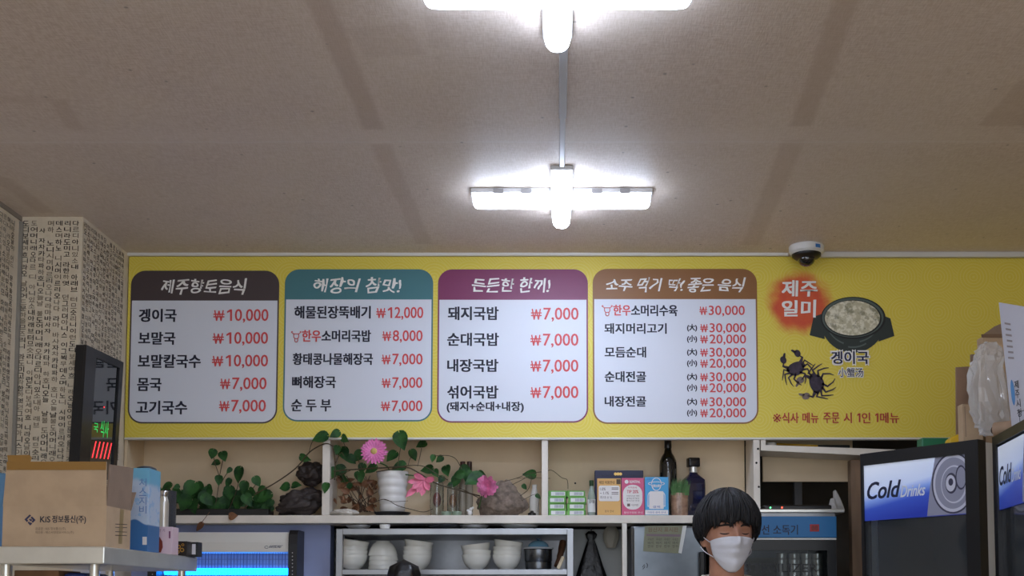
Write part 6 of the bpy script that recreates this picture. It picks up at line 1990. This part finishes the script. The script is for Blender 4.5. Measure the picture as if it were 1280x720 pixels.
# pleated mask with ear loops
def mask_pt(s, t):
    az = R(-64) + R(128) * s
    c_ = 1 - abs(2 * s - 1) ** 2.2
    c4 = 1 - abs(2 * s - 1) ** 3.6
    zt_ = -.030 + .016 * c_                     # top edge, higher over the nose
    zb_ = -.084 - .033 * c4
    z = zt_ + (zb_ - zt_) * t
    e = math.asin(max(-.97, min(.97, z / (SZ + .008))))
    p_ = head_pt(az, e, .007)
    tent = .013 * math.exp(-((az) / .38) ** 2) * (math.exp(-((t - .28) / .3) ** 2))
    low = .012 * c_ * max(0, t - .5) * 2
    drop = .012 * c4 * max(0, t - .55) / .45
    pleat = .0022 * abs(((t * 4.0) % 1.0) - .5) * 2 * (c_ ** .3)
    p_.y -= tent + pleat + low
    p_.z -= drop
    return MH @ p_
bm = BM()
ra = grid(bm, lambda s, t: mask_pt(s, t), 40, 36, closed=False)
msk = obj('face_mask', bm, mat('mask_white', (226, 228, 238), .75, bump=.12, scale=160), pr_, smooth='all')
q = msk.modifiers.new('cloth', 'SOLIDIFY'); q.thickness = .0016; q.offset = 1
for sg, s in ((-1, 0.0), (1, 1.0)):
    for t, zz_ in ((0.06, .006), (.94, -.044)):
        bm = BM()
        e_ = MH @ Vector((sg * .0835, .012, -.022 + (.022 if t < .5 else -.026)))
        a_ = mask_pt(s, t)
        tube(bm, smooth_path([a_, (a_ + e_) / 2 + (MH.to_3x3() @ Vector((sg * .007, 0, 0))), e_]), .0013, 6)
        obj('ear_loop', bm, bpy.data.materials['mask_white'], msk, True)
# clothes
bm = BM()
g2 = .012
secs = [(TP(0, 0, .86), .185, .13), (TP(0, 0, 1.0), .172, .12), (TP(0, 0, 1.10), .162, .115), (TP(0, -.005, 1.22), .18, .13), (TP(0, 0, SH - .06), .195, .124), (TP(0, 0, SH), .182, .1), (TP(0, .005, SH + .040), .112, .083), (TP(0, .003, SH + .066), .078, .074)]
loft(bm, secs)
for sg in (-1, 1):
    sh, el_ = Vector(TP(sg * .165, 0, SH - .018)), Vector(TP(sg * .212, .027, 1.15))
    limb(bm, [sh, (sh + el_) / 2, el_], [.064, .060, .056])
bmesh.ops.recalc_face_normals(bm, faces=bm.faces)
so = obj('shirt', bm, mat('pale_shirt', (206, 200, 190), .8, bump=.1, scale=60), pr_, smooth='all')
q = so.modifiers.new('cloth', 'REMESH'); q.mode = 'VOXEL'; q.voxel_size = .008; q.use_smooth_shade = True
bm = BM(); tube(bm, [Vector(TP(.077 * cos(a), .003 + .073 * sin(a), SH + .068 + .006 * sin(a))) for a in [2 * pi * k / 32 for k in range(33)]], .006, 8); obj('collar', bm, bpy.data.materials['pale_shirt'], so, True)
bm = BM()
loft(bm, [(TP(0, 0, .78), .165, .115), (TP(0, 0, .9), .182, .126), (TP(0, 0, .98), .166, .114)])
for sg in (-1, 1):
    hp, kn, an = Vector(TP(sg * .088, .0, .88)), Vector(TP(sg * .095, -.012, .49)), Vector(TP(sg * .098, .03, .09))
    limb(bm, [hp, (hp + kn) / 2, kn, (kn + an) / 2, an], [.098, .088, .070, .064, .058])
to = obj('trousers', bm, mat('dark_trousers', (40, 42, 50), .8), pr_, smooth='all')
q = to.modifiers.new('cloth', 'REMESH'); q.mode = 'VOXEL'; q.voxel_size = .008; q.use_smooth_shade = True
for sg in (-1, 1):
    bm = BM()
    x, y = hx + sg * .098, YPE + .025
    loft(bm, [((x, y - .055, 0), .048, .135), ((x, y - .055, .022), .050, .138), ((x, y - .05, .05), .046, .125), ((x, y - .0, .085), .042, .065), ((x, y + .02, .10), .043, .05)])
    obj('shoe', bm, mat('black_shoe', (24, 24, 26), .5) if 'black_shoe' not in bpy.data.materials else bpy.data.materials['black_shoe'], pr_, True)
